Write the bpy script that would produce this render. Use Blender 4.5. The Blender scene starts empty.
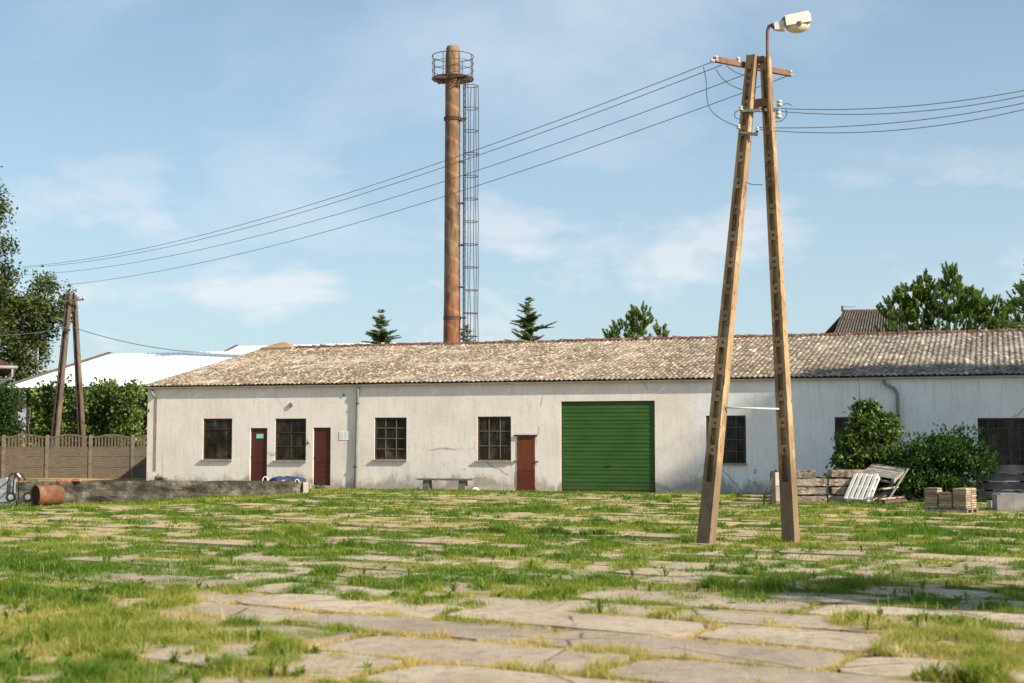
import bpy, math, random
import numpy as np
from mathutils import Vector, Matrix

random.seed(7)
rng = np.random.default_rng(11)
R = math.radians
scene = bpy.context.scene
COL = scene.collection

# ------------------------------------------------------------------ camera
FPX = 1422.2
PITCH = math.atan(98.5 / FPX)
CAM = Vector((0, 0, 1.7))
FWD = Vector((0, math.cos(PITCH), math.sin(PITCH)))
UPV = Vector((0, -math.sin(PITCH), math.cos(PITCH)))


def ray(px, py):
    return FWD + Vector((1, 0, 0)) * ((px - 512) / FPX) + UPV * ((341.5 - py) / FPX)


def P(px, py, Y):
    d = ray(px, py)
    return CAM + d * (Y / d.y)


def G(px, py, z=0.0):
    d = ray(px, py)
    return CAM + d * ((z - CAM.z) / d.z)


cam_data = bpy.data.cameras.new("camera")
cam_data.lens = 50
cam_data.sensor_width = 36
cam_data.clip_start = 0.1
cam_data.clip_end = 3000
cam_data.dof.use_dof = True
cam_data.dof.focus_distance = 37
cam_data.dof.aperture_fstop = 1.9
cam = bpy.data.objects.new("camera", cam_data)
COL.objects.link(cam)
cam.location = CAM
cam.rotation_euler = (math.pi / 2 + PITCH, 0, 0)
scene.camera = cam

# ------------------------------------------------------------------ light
SH = Vector((0.835, -0.550, 0)).normalized()      # horizontal direction to the sun
EL = R(34)
SUN = Vector((SH.x * math.cos(EL), SH.y * math.cos(EL), math.sin(EL)))
sd = bpy.data.lights.new("sun", 'SUN')
sd.energy = 4.9
sd.angle = R(0.6)
sd.color = (1.0, 0.89, 0.72)
sun = bpy.data.objects.new("sun", sd)
COL.objects.link(sun)
sun.rotation_euler = SUN.to_track_quat('Z', 'Y').to_euler()
sun.location = (0, 0, 60)

vs = scene.view_settings
vs.view_transform = 'Standard'
vs.look = 'None'
vs.gamma = 1
vs.use_curve_mapping = False
vs.exposure = 0.84

# ------------------------------------------------------------------ node helper
class NT:
    def __init__(self, nt):
        self.nt = nt
        nt.nodes.clear()

    def n(self, t, props=None, **inp):
        nd = self.nt.nodes.new('ShaderNode' + t)
        for k, v in (props or {}).items():
            setattr(nd, k, v)
        for k, v in inp.items():
            key = k.replace('_', ' ')
            if key not in nd.inputs:
                key = [i.name for i in nd.inputs if i.name.lower() == key.lower()][0]
            self.set(nd.inputs[key], v)
        return nd

    def set(self, sock, v):
        if isinstance(v, bpy.types.NodeSocket):
            self.nt.links.new(v, sock)
        elif isinstance(v, (tuple, list)) and sock.type == 'RGBA' and len(v) == 3:
            sock.default_value = (*v, 1)
        else:
            sock.default_value = v

    def math(self, op, a, b=0.0, clamp=False):
        nd = self.nt.nodes.new('ShaderNodeMath')
        nd.operation = op
        nd.use_clamp = clamp
        self.set(nd.inputs[0], a)
        self.set(nd.inputs[1], b)
        return nd.outputs[0]

    def mix(self, f, a, b, blend='MIX'):
        nd = self.nt.nodes.new('ShaderNodeMix')
        nd.data_type = 'RGBA'
        nd.blend_type = blend
        self.set(nd.inputs[0], f)
        self.set(nd.inputs[6], a)
        self.set(nd.inputs[7], b)
        return nd.outputs[2]

    def ramp(self, f, stops):
        nd = self.nt.nodes.new('ShaderNodeValToRGB')
        self.set(nd.inputs[0], f)
        e = nd.color_ramp.elements
        while len(e) > 1:
            e.remove(e[-1])
        e[0].position = stops[0][0]
        c = stops[0][1]
        e[0].color = (*c, 1) if isinstance(c, tuple) else (c, c, c, 1)
        for p, c in stops[1:]:
            x = e.new(p)
            x.color = (*c, 1) if isinstance(c, tuple) else (c, c, c, 1)
        return nd.outputs[0]

    def pos(self, scale=(1, 1, 1), rot=(0, 0, 0), kind='Object'):
        tc = self.nt.nodes.new('ShaderNodeTexCoord')
        mp = self.nt.nodes.new('ShaderNodeMapping')
        mp.inputs['Scale'].default_value = scale
        mp.inputs['Rotation'].default_value = rot
        self.nt.links.new(tc.outputs[kind], mp.inputs[0])
        return mp.outputs[0]

    def noise(self, vec, scale, detail=4, rough=0.55, dist=0.0):
        nd = self.n('TexNoise', Vector=vec, Scale=scale, Detail=detail, Roughness=rough, Distortion=dist)
        return nd.outputs[0]

    def bump(self, h, strength=0.3, dist=0.02):
        return self.n('Bump', Height=h, Strength=strength, Distance=dist).outputs[0]

    def out(self, shader):
        o = self.n('OutputMaterial')
        self.nt.links.new(shader, o.inputs[0])


def new_mat(name):
    m = bpy.data.materials.new(name)
    m.use_nodes = True
    return m, NT(m.node_tree)


def weathered(name, stops, scale=4.0, detail=5, stretch=(1, 1, 1), rough=0.8, bump=0.3, bscale=30, bdist=0.01,
              speck=None, metal=0.0, spec=0.3, rnd=False, zstain=None):
    """noise ramp plus optional fine specks (scale, threshold, colour)"""
    m, t = new_mat(name)
    v = t.pos(stretch)
    if rnd:
        oi = t.n('ObjectInfo')
        v = t.n('VectorMath', {'operation': 'ADD'}).outputs[0]
        va = v.node
        t.set(va.inputs[0], t.pos(stretch))
        cx_ = t.n('CombineXYZ', X=t.math('MULTIPLY', oi.outputs['Random'], 37.0), Y=t.math('MULTIPLY', oi.outputs['Random'], 11.0), Z=0.0)
        t.set(va.inputs[1], cx_.outputs[0])
    c = t.ramp(t.noise(v, scale, detail), stops)
    if rnd:
        c = t.mix(1.0, c, t.ramp(oi.outputs['Random'], [(0, (0.62, 0.6, 0.58)), (0.5, (1, 1, 1)), (1, (1.25, 1.25, 1.25))]), 'MULTIPLY')
    if speck:
        for (sc, lo, col) in speck:
            f = t.ramp(t.noise(v, sc, 3, 0.6), [(lo, 0.0), (min(lo + 0.09, 1), 1.0)])
            c = t.mix(f, c, col)
    if zstain:     # damp soil stain with a ragged top edge
        szz = t.n('SeparateXYZ', Vector=t.pos())
        e_ = t.math('SUBTRACT', t.math('ADD', zstain[0] - .9, t.math('MULTIPLY', t.noise(t.pos((1, 1, .5)), 2.5, 5, .7), 1.8)), szz.outputs[2])
        c = t.mix(t.ramp(e_, [(0.0, 0.0), (0.35, 0.72)]), c, zstain[1])
    b = t.bump(t.noise(v, bscale, 4), bump, bdist)
    p = t.n('BsdfPrincipled', Base_Color=c, Roughness=rough, Metallic=metal, Normal=b)
    p.inputs['Specular IOR Level'].default_value = spec
    t.out(p.outputs[0])
    return m


def leaf_mat(name, c0, c1, c2, trans=0.4):
    """leaf colour by the 'tint' each leaf carries (young / old leaf)"""
    m, t = new_mat(name)
    a = t.n('Attribute', {'attribute_name': 'tint'})
    c = t.ramp(a.outputs['Fac'], [(0.0, c0), (0.5, c1), (1.0, c2)])
    p = t.n('BsdfPrincipled', Base_Color=c, Roughness=0.55)
    p.inputs['Specular IOR Level'].default_value = 0.3
    tr = t.n('BsdfTranslucent', Color=t.mix(1.0, c, (1.0, 1.15, 0.55), 'MULTIPLY'))
    mx = t.n('MixShader', Fac=trans)
    t.nt.links.new(p.outputs[0], mx.inputs[1])
    t.nt.links.new(tr.outputs[0], mx.inputs[2])
    t.out(mx.outputs[0])
    return m


# ------------------------------------------------------------------ materials
SHADE_X = 1.05  # where the painted cool shade starts along the wall


def wall_material():
    m, t = new_mat('stucco')
    v = t.pos()
    sx = t.n('SeparateXYZ', Vector=v)
    z = sx.outputs[2]
    big = t.noise(v, 0.5, 4)
    c = t.ramp(big, [(0.3, (0.66, 0.60, 0.55)), (0.5, (0.735, 0.68, 0.635)), (0.7, (0.785, 0.735, 0.695))])
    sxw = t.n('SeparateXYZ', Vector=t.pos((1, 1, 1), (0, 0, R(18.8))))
    shade_tint = t.math('ADD', t.math('SUBTRACT', sxw.outputs[0], SHADE_X), t.math('MULTIPLY', t.noise(v, 0.9, 4, 0.6), 1.6))
    c = t.mix(t.ramp(shade_tint, [(0.3, 0.0), (0.9, 1.0)]), c, t.mix(1.0, c, (1.0, 1.09, 1.18), 'MULTIPLY'))  # east end: blue-grey shade put into the wall colour
    st = t.noise(t.pos((1.0, 1.0, 0.13)), 7.0, 5, 0.65)
    c = t.mix(t.ramp(st, [(0.49, 0.0), (0.74, 0.42)]), c, (0.45, 0.42, 0.385))
    fine = t.noise(v, 9, 5, 0.7)
    c = t.mix(t.ramp(fine, [(0.5, 0.0), (0.75, 0.4)]), c, (0.50, 0.475, 0.44))
    # splash stains with a ragged outline along the plinth
    n2 = t.noise(t.pos((1, 1, 0.5)), 1.7, 6, 0.7)
    edge = t.math('SUBTRACT', t.math('MULTIPLY', n2, 2.7), t.math('ADD', t.math('MULTIPLY', z, 1.5), 0.70))
    f = t.ramp(edge, [(0.0, 0.0), (0.5, 0.75)])
    c = t.mix(f, c, (0.24, 0.225, 0.195))
    pe = t.math('SUBTRACT', t.noise(t.pos((1, 1, 1.2), (0.4, 0, 0.2)), 1.1, 7, 0.72), t.math('MULTIPLY', t.math('ABSOLUTE', t.math('SUBTRACT', z, 0.35)), 0.11))
    c = t.mix(t.ramp(pe, [(0.585, 0.0), (0.60, 0.85)]), c, (0.40, 0.315, 0.25))
    # fine vertical cracks
    vo = t.n('TexVoronoi', {'feature': 'DISTANCE_TO_EDGE'}, Vector=t.mix(0.12, t.pos((1, 1, 0.55)), t.n('TexNoise', Vector=v, Scale=3.0).outputs[1]), Scale=0.32)
    cr = t.ramp(vo.outputs[0], [(0.0, 1.0), (0.006, 0.0)])
    gate = t.ramp(t.noise(v, 0.6, 2), [(0.52, 0.0), (0.58, 0.8)])
    c = t.mix(t.math('MULTIPLY', cr, gate), c, (0.25, 0.23, 0.2))
    h = t.math('ADD', t.math('MULTIPLY', t.noise(v, 22, 5, 0.7), 1.0), t.math('MULTIPLY', t.noise(v, 3, 3), 1.4))
    p = t.n('BsdfPrincipled', Base_Color=c, Roughness=0.92, Normal=t.bump(h, 0.30, 0.02))
    p.inputs['Specular IOR Level'].default_value = 0.15
    t.out(p.outputs[0])
    return m


def roof_material():
    m, t = new_mat('fibre_cement')
    v = t.pos()
    a = t.n('Attribute', {'attribute_name': 'sheet'})
    base = t.ramp(t.noise(v, 0.35, 4), [(0.3, (0.17, 0.122, 0.084)), (0.5, (0.225, 0.168, 0.12)), (0.72, (0.28, 0.22, 0.165))])
    tone = t.ramp(a.outputs['Fac'], [(0, (0.72, 0.70, 0.68)), (0.6, (1.0, 1.0, 1.0)), (0.97, (1.08, 1.08, 1.08)), (1.0, (1.25, 1.27, 1.3))])
    c = t.mix(1.0, base, tone, 'MULTIPLY')
    # greyer old sheets to the east end
    sx = t.n('SeparateXYZ', Vector=v)
    east = t.math('ADD', t.math('MULTIPLY', sx.outputs[0], 0.055), t.math('MULTIPLY', t.noise(v, 0.5, 3), 0.5))
    c = t.mix(t.ramp(east, [(0.42, 0.0), (0.75, 0.8)]), c, t.mix(1.0, (0.15, 0.142, 0.132), tone, 'MULTIPLY'))
    pale = t.noise(v, 4.2, 5, 0.75)
    c = t.mix(t.ramp(pale, [(0.50, 0.0), (0.57, 0.9)]), c, (0.46, 0.405, 0.34))
    moss = t.noise(t.pos((1.1, 0.9, 1.0), (0.3, 0.2, 0.5)), 5.0, 5, 0.78)
    c = t.mix(t.ramp(moss, [(0.48, 0.0), (0.56, 0.92)]), c, (0.075, 0.058, 0.041))
    mp2 = t.n('Mapping', Vector=t.pos((1, 1, 1), (0, 0, R(18.8))))
    mp2.inputs['Scale'].default_value = (3.2, 0.5, 1.0)
    streak = t.noise(mp2.outputs[0], 1.3, 4, 0.6)
    c = t.mix(t.ramp(streak, [(0.60, 0.0), (0.68, 0.75)]), c, (0.58, 0.52, 0.45))
    c = t.mix(t.ramp(streak, [(0.30, 0.7), (0.40, 0.0)]), c, (0.16, 0.115, 0.075))
    lich = t.ramp(t.noise(v, 0.55, 5, 0.65), [(0.52, 0.0), (0.66, 0.5)])
    c = t.mix(lich, c, (0.42, 0.36, 0.28))
    dots = t.n('TexVoronoi', Vector=v, Scale=2.6)
    c = t.mix(t.ramp(dots.outputs[0], [(0.10, 0.95), (0.17, 0.0)]), c, (0.045, 0.04, 0.03))
    p = t.n('BsdfPrincipled', Base_Color=c, Roughness=0.95, Normal=t.bump(t.noise(v, 18, 4, 0.7), 0.6, 0.03))
    p.inputs['Specular IOR Level'].default_value = 0.1
    t.out(p.outputs[0])
    return m


def ground_material():
    m, t = new_mat('thatch_soil')
    v = t.pos()
    n1 = t.noise(v, 0.45, 5, 0.6)
    c = t.ramp(n1, [(0.36, (0.09, 0.12, 0.022)), (0.46, (0.17, 0.16, 0.045)), (0.54, (0.38, 0.28, 0.13)), (0.70, (0.50, 0.37, 0.19))])
    n2 = t.noise(v, 9, 5, 0.7)
    c = t.mix(t.ramp(n2, [(0.45, 0.0), (0.7, 0.7)]), c, (0.40, 0.29, 0.14))
    c = t.mix(t.ramp(t.noise(v, 40, 3), [(0.5, 0.0), (0.7, 0.6)]), c, (0.12, 0.09, 0.05))
    p = t.n('BsdfPrincipled', Base_Color=c, Roughness=0.95, Normal=t.bump(t.noise(v, 35, 4, 0.7), 0.8, 0.04))
    p.inputs['Specular IOR Level'].default_value = 0.1
    t.out(p.outputs[0])
    return m


def slab_material():
    m, t = new_mat('slab_concrete')
    v = t.pos()
    a = t.n('Attribute', {'attribute_name': 'tone'})
    c = t.ramp(t.noise(v, 0.9, 5, 0.6), [(0.3, (0.33, 0.27, 0.20)), (0.5, (0.44, 0.365, 0.28)), (0.72, (0.51, 0.435, 0.345))])
    c = t.mix(1.0, c, t.ramp(a.outputs['Fac'], [(0, (0.72, 0.72, 0.72)), (1, (1.1, 1.08, 1.05))]), 'MULTIPLY')
    c = t.mix(t.ramp(t.noise(v, 6, 6, 0.75), [(0.50, 0.0), (0.66, 0.7)]), c, (0.17, 0.14, 0.105))
    c = t.mix(t.ramp(t.noise(v, 55, 3, 0.7), [(0.54, 0.0), (0.66, 0.7)]), c, (0.52, 0.46, 0.38))
    c = t.mix(t.ramp(t.noise(v, 38, 3, 0.7), [(0.56, 0.0), (0.66, 0.7)]), c, (0.15, 0.125, 0.10))
    sy_ = t.n('SeparateXYZ', Vector=v)
    soil = t.math('ADD', t.noise(v, 1.7, 6, 0.75), t.math('MULTIPLY', t.math('SUBTRACT', sy_.outputs[1], 16.0, ), 0.022))
    soil = t.math('MINIMUM', soil, t.math('ADD', t.noise(v, 2.3, 5, 0.7), 0.22))
    c = t.mix(t.ramp(soil, [(0.58, 0.0), (0.70, 0.85)]), c, (0.42, 0.315, 0.175))
    wv = t.mix(0.10, v, t.n('TexNoise', Vector=v, Scale=2.5, Detail=4).outputs[1])
    vo = t.n('TexVoronoi', {'feature': 'DISTANCE_TO_EDGE'}, Vector=wv, Scale=0.62)
    gate = t.ramp(t.noise(v, 0.8, 2), [(0.46, 0.0), (0.52, 1.0)])
    c = t.mix(t.math('MULTIPLY', t.ramp(vo.outputs[0], [(0.0, 1.0), (0.012, 0.0)]), gate), c, (0.07, 0.055, 0.035))
    c = t.mix(t.ramp(t.noise(v, 1.25, 4, 0.6), [(0.60, 0.0), (0.72, 0.6)]), c, (0.19, 0.165, 0.13))
    p = t.n('BsdfPrincipled', Base_Color=c, Roughness=0.9, Normal=t.bump(t.math('ADD', t.noise(v, 60, 4, 0.75), t.math('MULTIPLY', t.noise(v, 9, 4, 0.7), 1.5)), 0.8, 0.02))
    p.inputs['Specular IOR Level'].default_value = 0.15
    t.out(p.outputs[0])
    return m


def glass_material():
    m, t = new_mat('window_glass')
    tr = t.n('BsdfTransparent', Color=(0.45, 0.47, 0.44))
    gl = t.n('BsdfGlossy', Color=(0.36, 0.35, 0.32), Roughness=0.03, Normal=t.bump(t.noise(t.pos(), 1.3, 2), 0.25, 0.02))
    fr = t.n('Fresnel', IOR=1.45)
    mx = t.n('MixShader', Fac=fr.outputs[0])
    t.nt.links.new(tr.outputs[0], mx.inputs[1])
    t.nt.links.new(gl.outputs[0], mx.inputs[2])
    oi = t.n('ObjectInfo')
    va = t.n('VectorMath', {'operation': 'ADD'})
    t.set(va.inputs[0], t.pos((1.6, 1.6, 0.8)))
    cx_ = t.n('CombineXYZ', X=t.math('MULTIPLY', oi.outputs['Random'], 31.0), Y=0.0, Z=t.math('MULTIPLY', oi.outputs['Random'], 17.0))
    t.set(va.inputs[1], cx_.outputs[0])
    du = t.n('BsdfDiffuse', Color=t.ramp(t.noise(va.outputs[0], 1.6, 4, 0.6), [(0.35, (0.03, 0.028, 0.02)), (0.55, (0.10, 0.085, 0.06)), (0.68, (0.24, 0.21, 0.165))]))
    m2 = t.n('MixShader', Fac=t.ramp(t.noise(va.outputs[0], 2.3, 3, 0.6), [(0.35, 0.12), (0.62, 0.5)]))
    t.nt.links.new(mx.outputs[0], m2.inputs[1])
    t.nt.links.new(du.outputs[0], m2.inputs[2])
    t.out(m2.outputs[0])
    return m


def fence_material():
    m, t = new_mat('cast_concrete_bricks')
    v = t.pos()
    br = t.n('TexBrick', Vector=t.pos((1, 1, 1), (R(90), 0, 0)), Color1=(0.155, 0.125, 0.09), Color2=(0.11, 0.088, 0.062), Mortar=(0.10, 0.08, 0.055),
             Scale=1.0, Mortar_Size=0.012, Brick_Width=0.24, Row_Height=0.085)
    c = t.mix(t.ramp(t.noise(v, 3, 4), [(0.45, 0.0), (0.7, 0.6)]), br.outputs[0], (0.13, 0.11, 0.085))
    b = t.n('Bump', Height=t.math('SUBTRACT', 1.0, br.outputs[1]), Strength=0.9, Distance=0.03)
    p = t.n('BsdfPrincipled', Base_Color=c, Roughness=0.9, Normal=b.outputs[0])
    t.out(p.outputs[0])
    return m


def chimney_material():
    m, t = new_mat('rusty_steel')
    v = t.pos()
    sx = t.n('SeparateXYZ', Vector=v)
    c = t.ramp(t.noise(t.pos((1, 1, 0.35)), 1.6, 5, 0.65), [(0.3, (0.085, 0.048, 0.025)), (0.47, (0.16, 0.092, 0.042)), (0.6, (0.205, 0.14, 0.08)), (0.72, (0.29, 0.215, 0.14))])
    rot = t.math('ADD', t.math('MULTIPLY', t.math('SUBTRACT', 11.5, sx.outputs[2]), 0.10), t.math('MULTIPLY', t.noise(v, 1.2, 5, 0.7), 0.8))
    c = t.mix(t.ramp(rot, [(0.45, 0.0), (0.75, 0.85)]), c, (0.22, 0.065, 0.025))
    seams = t.n('TexWave', {'bands_direction': 'DIAGONAL'}, Vector=t.pos((0.9, 0.0, 1.6)), Scale=0.45, Distortion=1.2)
    c = t.mix(t.ramp(seams.outputs[1], [(0.80, 0.0), (0.97, 0.5)]), c, (0.34, 0.17, 0.08))
    c = t.mix(t.ramp(t.noise(t.pos((1, 1, 0.2)), 6, 4), [(0.50, 0.0), (0.64, 0.8)]), c, (0.07, 0.035, 0.02))
    p = t.n('BsdfPrincipled', Base_Color=c, Roughness=0.75, Normal=t.bump(t.noise(v, 14, 4), 0.3, 0.02))
    t.out(p.outputs[0])
    return m


M = {}
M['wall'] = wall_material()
M['roof'] = roof_material()
M['ground'] = ground_material()
M['slab'] = slab_material()
M['glass'] = glass_material()
M['fence'] = fence_material()
M['chimney'] = chimney_material()
M['ridge'] = weathered('clay_ridge', [(0.3, (0.06, 0.03, 0.022)), (0.5, (0.115, 0.052, 0.034)), (0.7, (0.18, 0.095, 0.065))], 3, speck=[(9, 0.56, (0.08, 0.06, 0.05)), (6, 0.6, (0.4, 0.33, 0.26))])
M['cap'] = weathered('ochre_tile', [(0.3, (0.25, 0.155, 0.085)), (0.7, (0.38, 0.27, 0.165))], 3)
M['gutter'] = weathered('zinc_gutter', [(0.3, (0.34, 0.34, 0.32)), (0.7, (0.5, 0.5, 0.47))], 2, rough=0.6)
M['pipe'] = weathered('grey_pipe', [(0.3, (0.13, 0.15, 0.14)), (0.7, (0.22, 0.25, 0.235))], 3, rough=0.5)
M['stainpipe'] = weathered('rust_stained_cement', [(0.3, (0.22, 0.15, 0.125)), (0.7, (0.36, 0.28, 0.24))], 3)
M['fascia'] = weathered('old_fascia', [(0.3, (0.30, 0.28, 0.25)), (0.7, (0.44, 0.42, 0.38))], 3)
M['soffit'] = weathered('dark_timber', [(0.3, (0.035, 0.028, 0.022)), (0.7, (0.07, 0.055, 0.04))], 4)
M['frame'] = weathered('brown_frame', [(0.3, (0.045, 0.022, 0.016)), (0.7, (0.085, 0.04, 0.028))], 6, rough=0.6)
M['frame_dark'] = weathered('dark_green_frame', [(0.3, (0.025, 0.028, 0.02)), (0.7, (0.05, 0.05, 0.035))], 6, rough=0.6)
M['bar'] = weathered('pale_glazing_bar', [(0.3, (0.10, 0.075, 0.055)), (0.7, (0.17, 0.135, 0.105))], 6, rough=0.6)
M['bar_grey'] = weathered('steel_bar', [(0.3, (0.03, 0.03, 0.03)), (0.7, (0.07, 0.07, 0.07))], 6, rough=0.6)
M['curtain'] = weathered('net_curtain', [(0.35, (0.16, 0.15, 0.12)), (0.6, (0.42, 0.40, 0.34))], 2.2, stretch=(6, 6, 0.6), rough=0.9)
M['sill'] = weathered('sill_concrete', [(0.3, (0.20, 0.19, 0.17)), (0.7, (0.33, 0.31, 0.28))], 4)
M['door_brown'] = weathered('brown_door_paint', [(0.3, (0.058, 0.015, 0.011)), (0.7, (0.085, 0.023, 0.016))], 3, rough=0.55, bump=0.1)
M['door_red'] = weathered('red_door_paint', [(0.3, (0.10, 0.026, 0.013)), (0.7, (0.16, 0.046, 0.021))], 2.5, stretch=(3, 3, 0.5), rough=0.6, bump=0.15, speck=[(8, 0.63, (0.2, 0.08, 0.04))])
M['door_red_low'] = weathered('red_door_kickboard', [(0.3, (0.085, 0.018, 0.012)), (0.7, (0.12, 0.026, 0.018))], 2.5, rough=0.6)
M['green'] = weathered('green_gate_paint', [(0.3, (0.026, 0.078, 0.012)), (0.5, (0.032, 0.094, 0.015)), (0.7, (0.042, 0.108, 0.021))], 1.2, stretch=(1, 1, 2), rough=0.6, bump=0.05, speck=[(30, 0.74, (0.2, 0.25, 0.18)), (2.2, 0.62, (0.045, 0.085, 0.03))], zstain=(0.30, (0.06, 0.062, 0.035)))
M['pole'] = pole_material() if False else weathered('aged_concrete', [(0.28, (0.14, 0.088, 0.048)), (0.45, (0.28, 0.185, 0.098)), (0.6, (0.39, 0.27, 0.15)), (0.75, (0.46, 0.345, 0.215))], 3.5, detail=7, stretch=(1, 1, 0.35), bump=0.7, bscale=45, bdist=0.012,
                      speck=[(18, 0.57, (0.11, 0.075, 0.045)), (14, 0.64, (0.52, 0.42, 0.3))], zstain=(1.5, (0.13, 0.092, 0.062)))
M['fencepost'] = weathered('fence_post_concrete', [(0.3, (0.11, 0.085, 0.065)), (0.7, (0.2, 0.165, 0.13))], 5, bump=0.5)
M['farpole'] = weathered('dark_old_pole', [(0.3, (0.06, 0.042, 0.032)), (0.5, (0.11, 0.08, 0.06)), (0.7, (0.17, 0.13, 0.1))], 4, stretch=(1, 1, .3), bump=0.5)
M['steel_rust'] = weathered('rusty_bracket', [(0.3, (0.10, 0.05, 0.03)), (0.6, (0.21, 0.11, 0.065)), (0.75, (0.28, 0.2, 0.15))], 9, rough=0.75)
M['steel_dark'] = weathered('dark_steel', [(0.3, (0.035, 0.032, 0.03)), (0.7, (0.085, 0.075, 0.07))], 7, rough=0.55)
M['steel_pale'] = weathered('galvanised_rod', [(0.3, (0.42, 0.43, 0.43)), (0.7, (0.58, 0.58, 0.57))], 7, rough=0.5)
M['rail'] = weathered('platform_steel', [(0.3, (0.055, 0.04, 0.032)), (0.7, (0.12, 0.075, 0.05))], 5, rough=0.7)
M['cage'] = weathered('cage_steel', [(0.3, (0.04, 0.034, 0.03)), (0.7, (0.09, 0.075, 0.065))], 5, rough=0.7)
M['porcelain'] = weathered('porcelain', [(0.3, (0.38, 0.35, 0.31)), (0.7, (0.58, 0.56, 0.52))], 12, rough=0.25, bump=0.02)
M['wire'] = weathered('wire_aluminium', [(0.3, (0.06, 0.06, 0.062)), (0.7, (0.10, 0.10, 0.10))], 12, rough=0.6)
M['lamp_white'] = weathered('lamp_enamel', [(0.3, (0.50, 0.48, 0.43)), (0.7, (0.66, 0.64, 0.60))], 9, rough=0.35, bump=0.03, speck=[(20, 0.68, (0.4, 0.3, 0.2))])
M['lamp_bowl'] = weathered('lamp_bowl_plastic', [(0.3, (0.50, 0.42, 0.30)), (0.7, (0.66, 0.58, 0.45))], 9, rough=0.2, bump=0.02)
M['barrel'] = weathered('rusted_drum', [(0.3, (0.085, 0.036, 0.022)), (0.5, (0.16, 0.068, 0.038)), (0.7, (0.23, 0.12, 0.07))], 3.5, rough=0.8, speck=[(9, 0.6, (0.12, 0.05, 0.03))])
M['barrel_in'] = weathered('dark_drum_end', [(0.3, (0.02, 0.012, 0.01)), (0.7, (0.06, 0.025, 0.018))], 4)  # near-black colour for both barrel ends
M['cartgreen'] = weathered('cart_green', [(0.3, (0.01, 0.045, 0.022)), (0.7, (0.02, 0.075, 0.04))], 6, rough=0.5)
M['rubber'] = weathered('rubber', [(0.3, (0.012, 0.012, 0.012)), (0.7, (0.03, 0.03, 0.03))], 6, rough=0.7)
M['plastic_white'] = weathered('white_plastic', [(0.3, (0.6, 0.62, 0.62)), (0.7, (0.8, 0.8, 0.78))], 6, rough=0.4)
M['plastic_grey'] = weathered('grey_plastic', [(0.3, (0.18, 0.2, 0.22)), (0.7, (0.34, 0.36, 0.37))], 4, rough=0.45)
M['moss_conc'] = weathered('mossy_concrete', [(0.34, (0.02, 0.017, 0.012)), (0.48, (0.058, 0.05, 0.039)), (0.62, (0.125, 0.108, 0.086)), (0.76, (0.25, 0.225, 0.19))], 2.4, detail=8, stretch=(1, 1, 1.3),
                           bump=0.9, bscale=10, bdist=0.05, speck=[(3.0, 0.58, (0.05, 0.05, 0.026))])
M['pale_conc'] = weathered('pale_concrete', [(0.3, (0.34, 0.31, 0.26)), (0.7, (0.5, 0.46, 0.4))], 4, bump=0.6, bscale=25, bdist=0.02)
M['brick'] = weathered('orange_brick', [(0.3, (0.38, 0.12, 0.06)), (0.7, (0.52, 0.2, 0.11))], 9)
M['tarp'] = weathered('blue_tarp', [(0.3, (0.012, 0.026, 0.08)), (0.7, (0.03, 0.058, 0.15))], 5, rough=0.6, bump=0.9, bscale=9, bdist=0.1)
M['bench'] = weathered('bench_grey', [(0.3, (0.09, 0.08, 0.07)), (0.7, (0.2, 0.18, 0.155))], 5, stretch=(1, 1, 3))
M['oldwood'] = weathered('weathered_beam', [(0.25, (0.08, 0.058, 0.042)), (0.42, (0.21, 0.165, 0.12)), (0.58, (0.38, 0.32, 0.255)), (0.75, (0.52, 0.47, 0.4))], 2.2, detail=7, stretch=(1, 1, 2.2),
                         bump=0.9, bscale=14, bdist=0.05, speck=[(5, 0.56, (0.06, 0.045, 0.035))], rnd=True)
M['beam_grey'] = weathered('grey_beam', [(0.3, (0.10, 0.095, 0.09)), (0.7, (0.26, 0.245, 0.23))], 2.5, bump=0.7, bscale=14, bdist=0.03, rnd=True)
M['wood_white'] = weathered('white_pallet_wood', [(0.3, (0.62, 0.58, 0.5)), (0.7, (0.8, 0.77, 0.7))], 5, stretch=(4, 1, 1), speck=[(12, 0.68, (0.4, 0.33, 0.25))])
M['wood_grey'] = weathered('grey_pallet_wood', [(0.3, (0.13, 0.12, 0.105)), (0.7, (0.30, 0.28, 0.25))], 5, rnd=True)
M['paver'] = weathered('paver_concrete', [(0.3, (0.26, 0.20, 0.13)), (0.7, (0.40, 0.325, 0.23))], 7, bump=0.4, bscale=40, rnd=True)
M['block'] = weathered('block_concrete', [(0.3, (0.17, 0.165, 0.155)), (0.7, (0.29, 0.28, 0.26))], 4, bump=0.5, bscale=25)
M['metal_roof'] = weathered('white_sheet_roof', [(0.3, (0.78, 0.78, 0.78)), (0.7, (0.85, 0.85, 0.85))], 1, rough=0.45, bump=0.02)
M['verge'] = weathered('verge_board', [(0.3, (0.055, 0.048, 0.042)), (0.7, (0.10, 0.085, 0.075))], 3)
M['shed_dark'] = weathered('shaded_shed_board', [(0.3, (0.012, 0.011, 0.01)), (0.7, (0.03, 0.026, 0.022))], 3, stretch=(5, 5, 0.4))  # near-black: shade inside the open shed put into the colour
M['tile_dark'] = weathered('dark_tile', [(0.3, (0.045, 0.038, 0.032)), (0.5, (0.095, 0.08, 0.07)), (0.7, (0.17, 0.15, 0.135))], 6, speck=[(9, 0.6, (0.06, 0.05, 0.04))])
M['tile_red'] = weathered('dark_red_tile', [(0.3, (0.05, 0.014, 0.012)), (0.7, (0.085, 0.024, 0.02))], 3)
M['eave_grey'] = weathered('grey_eave_trim', [(0.3, (0.2, 0.2, 0.2)), (0.7, (0.32, 0.32, 0.32))], 4, rough=0.5)
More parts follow.
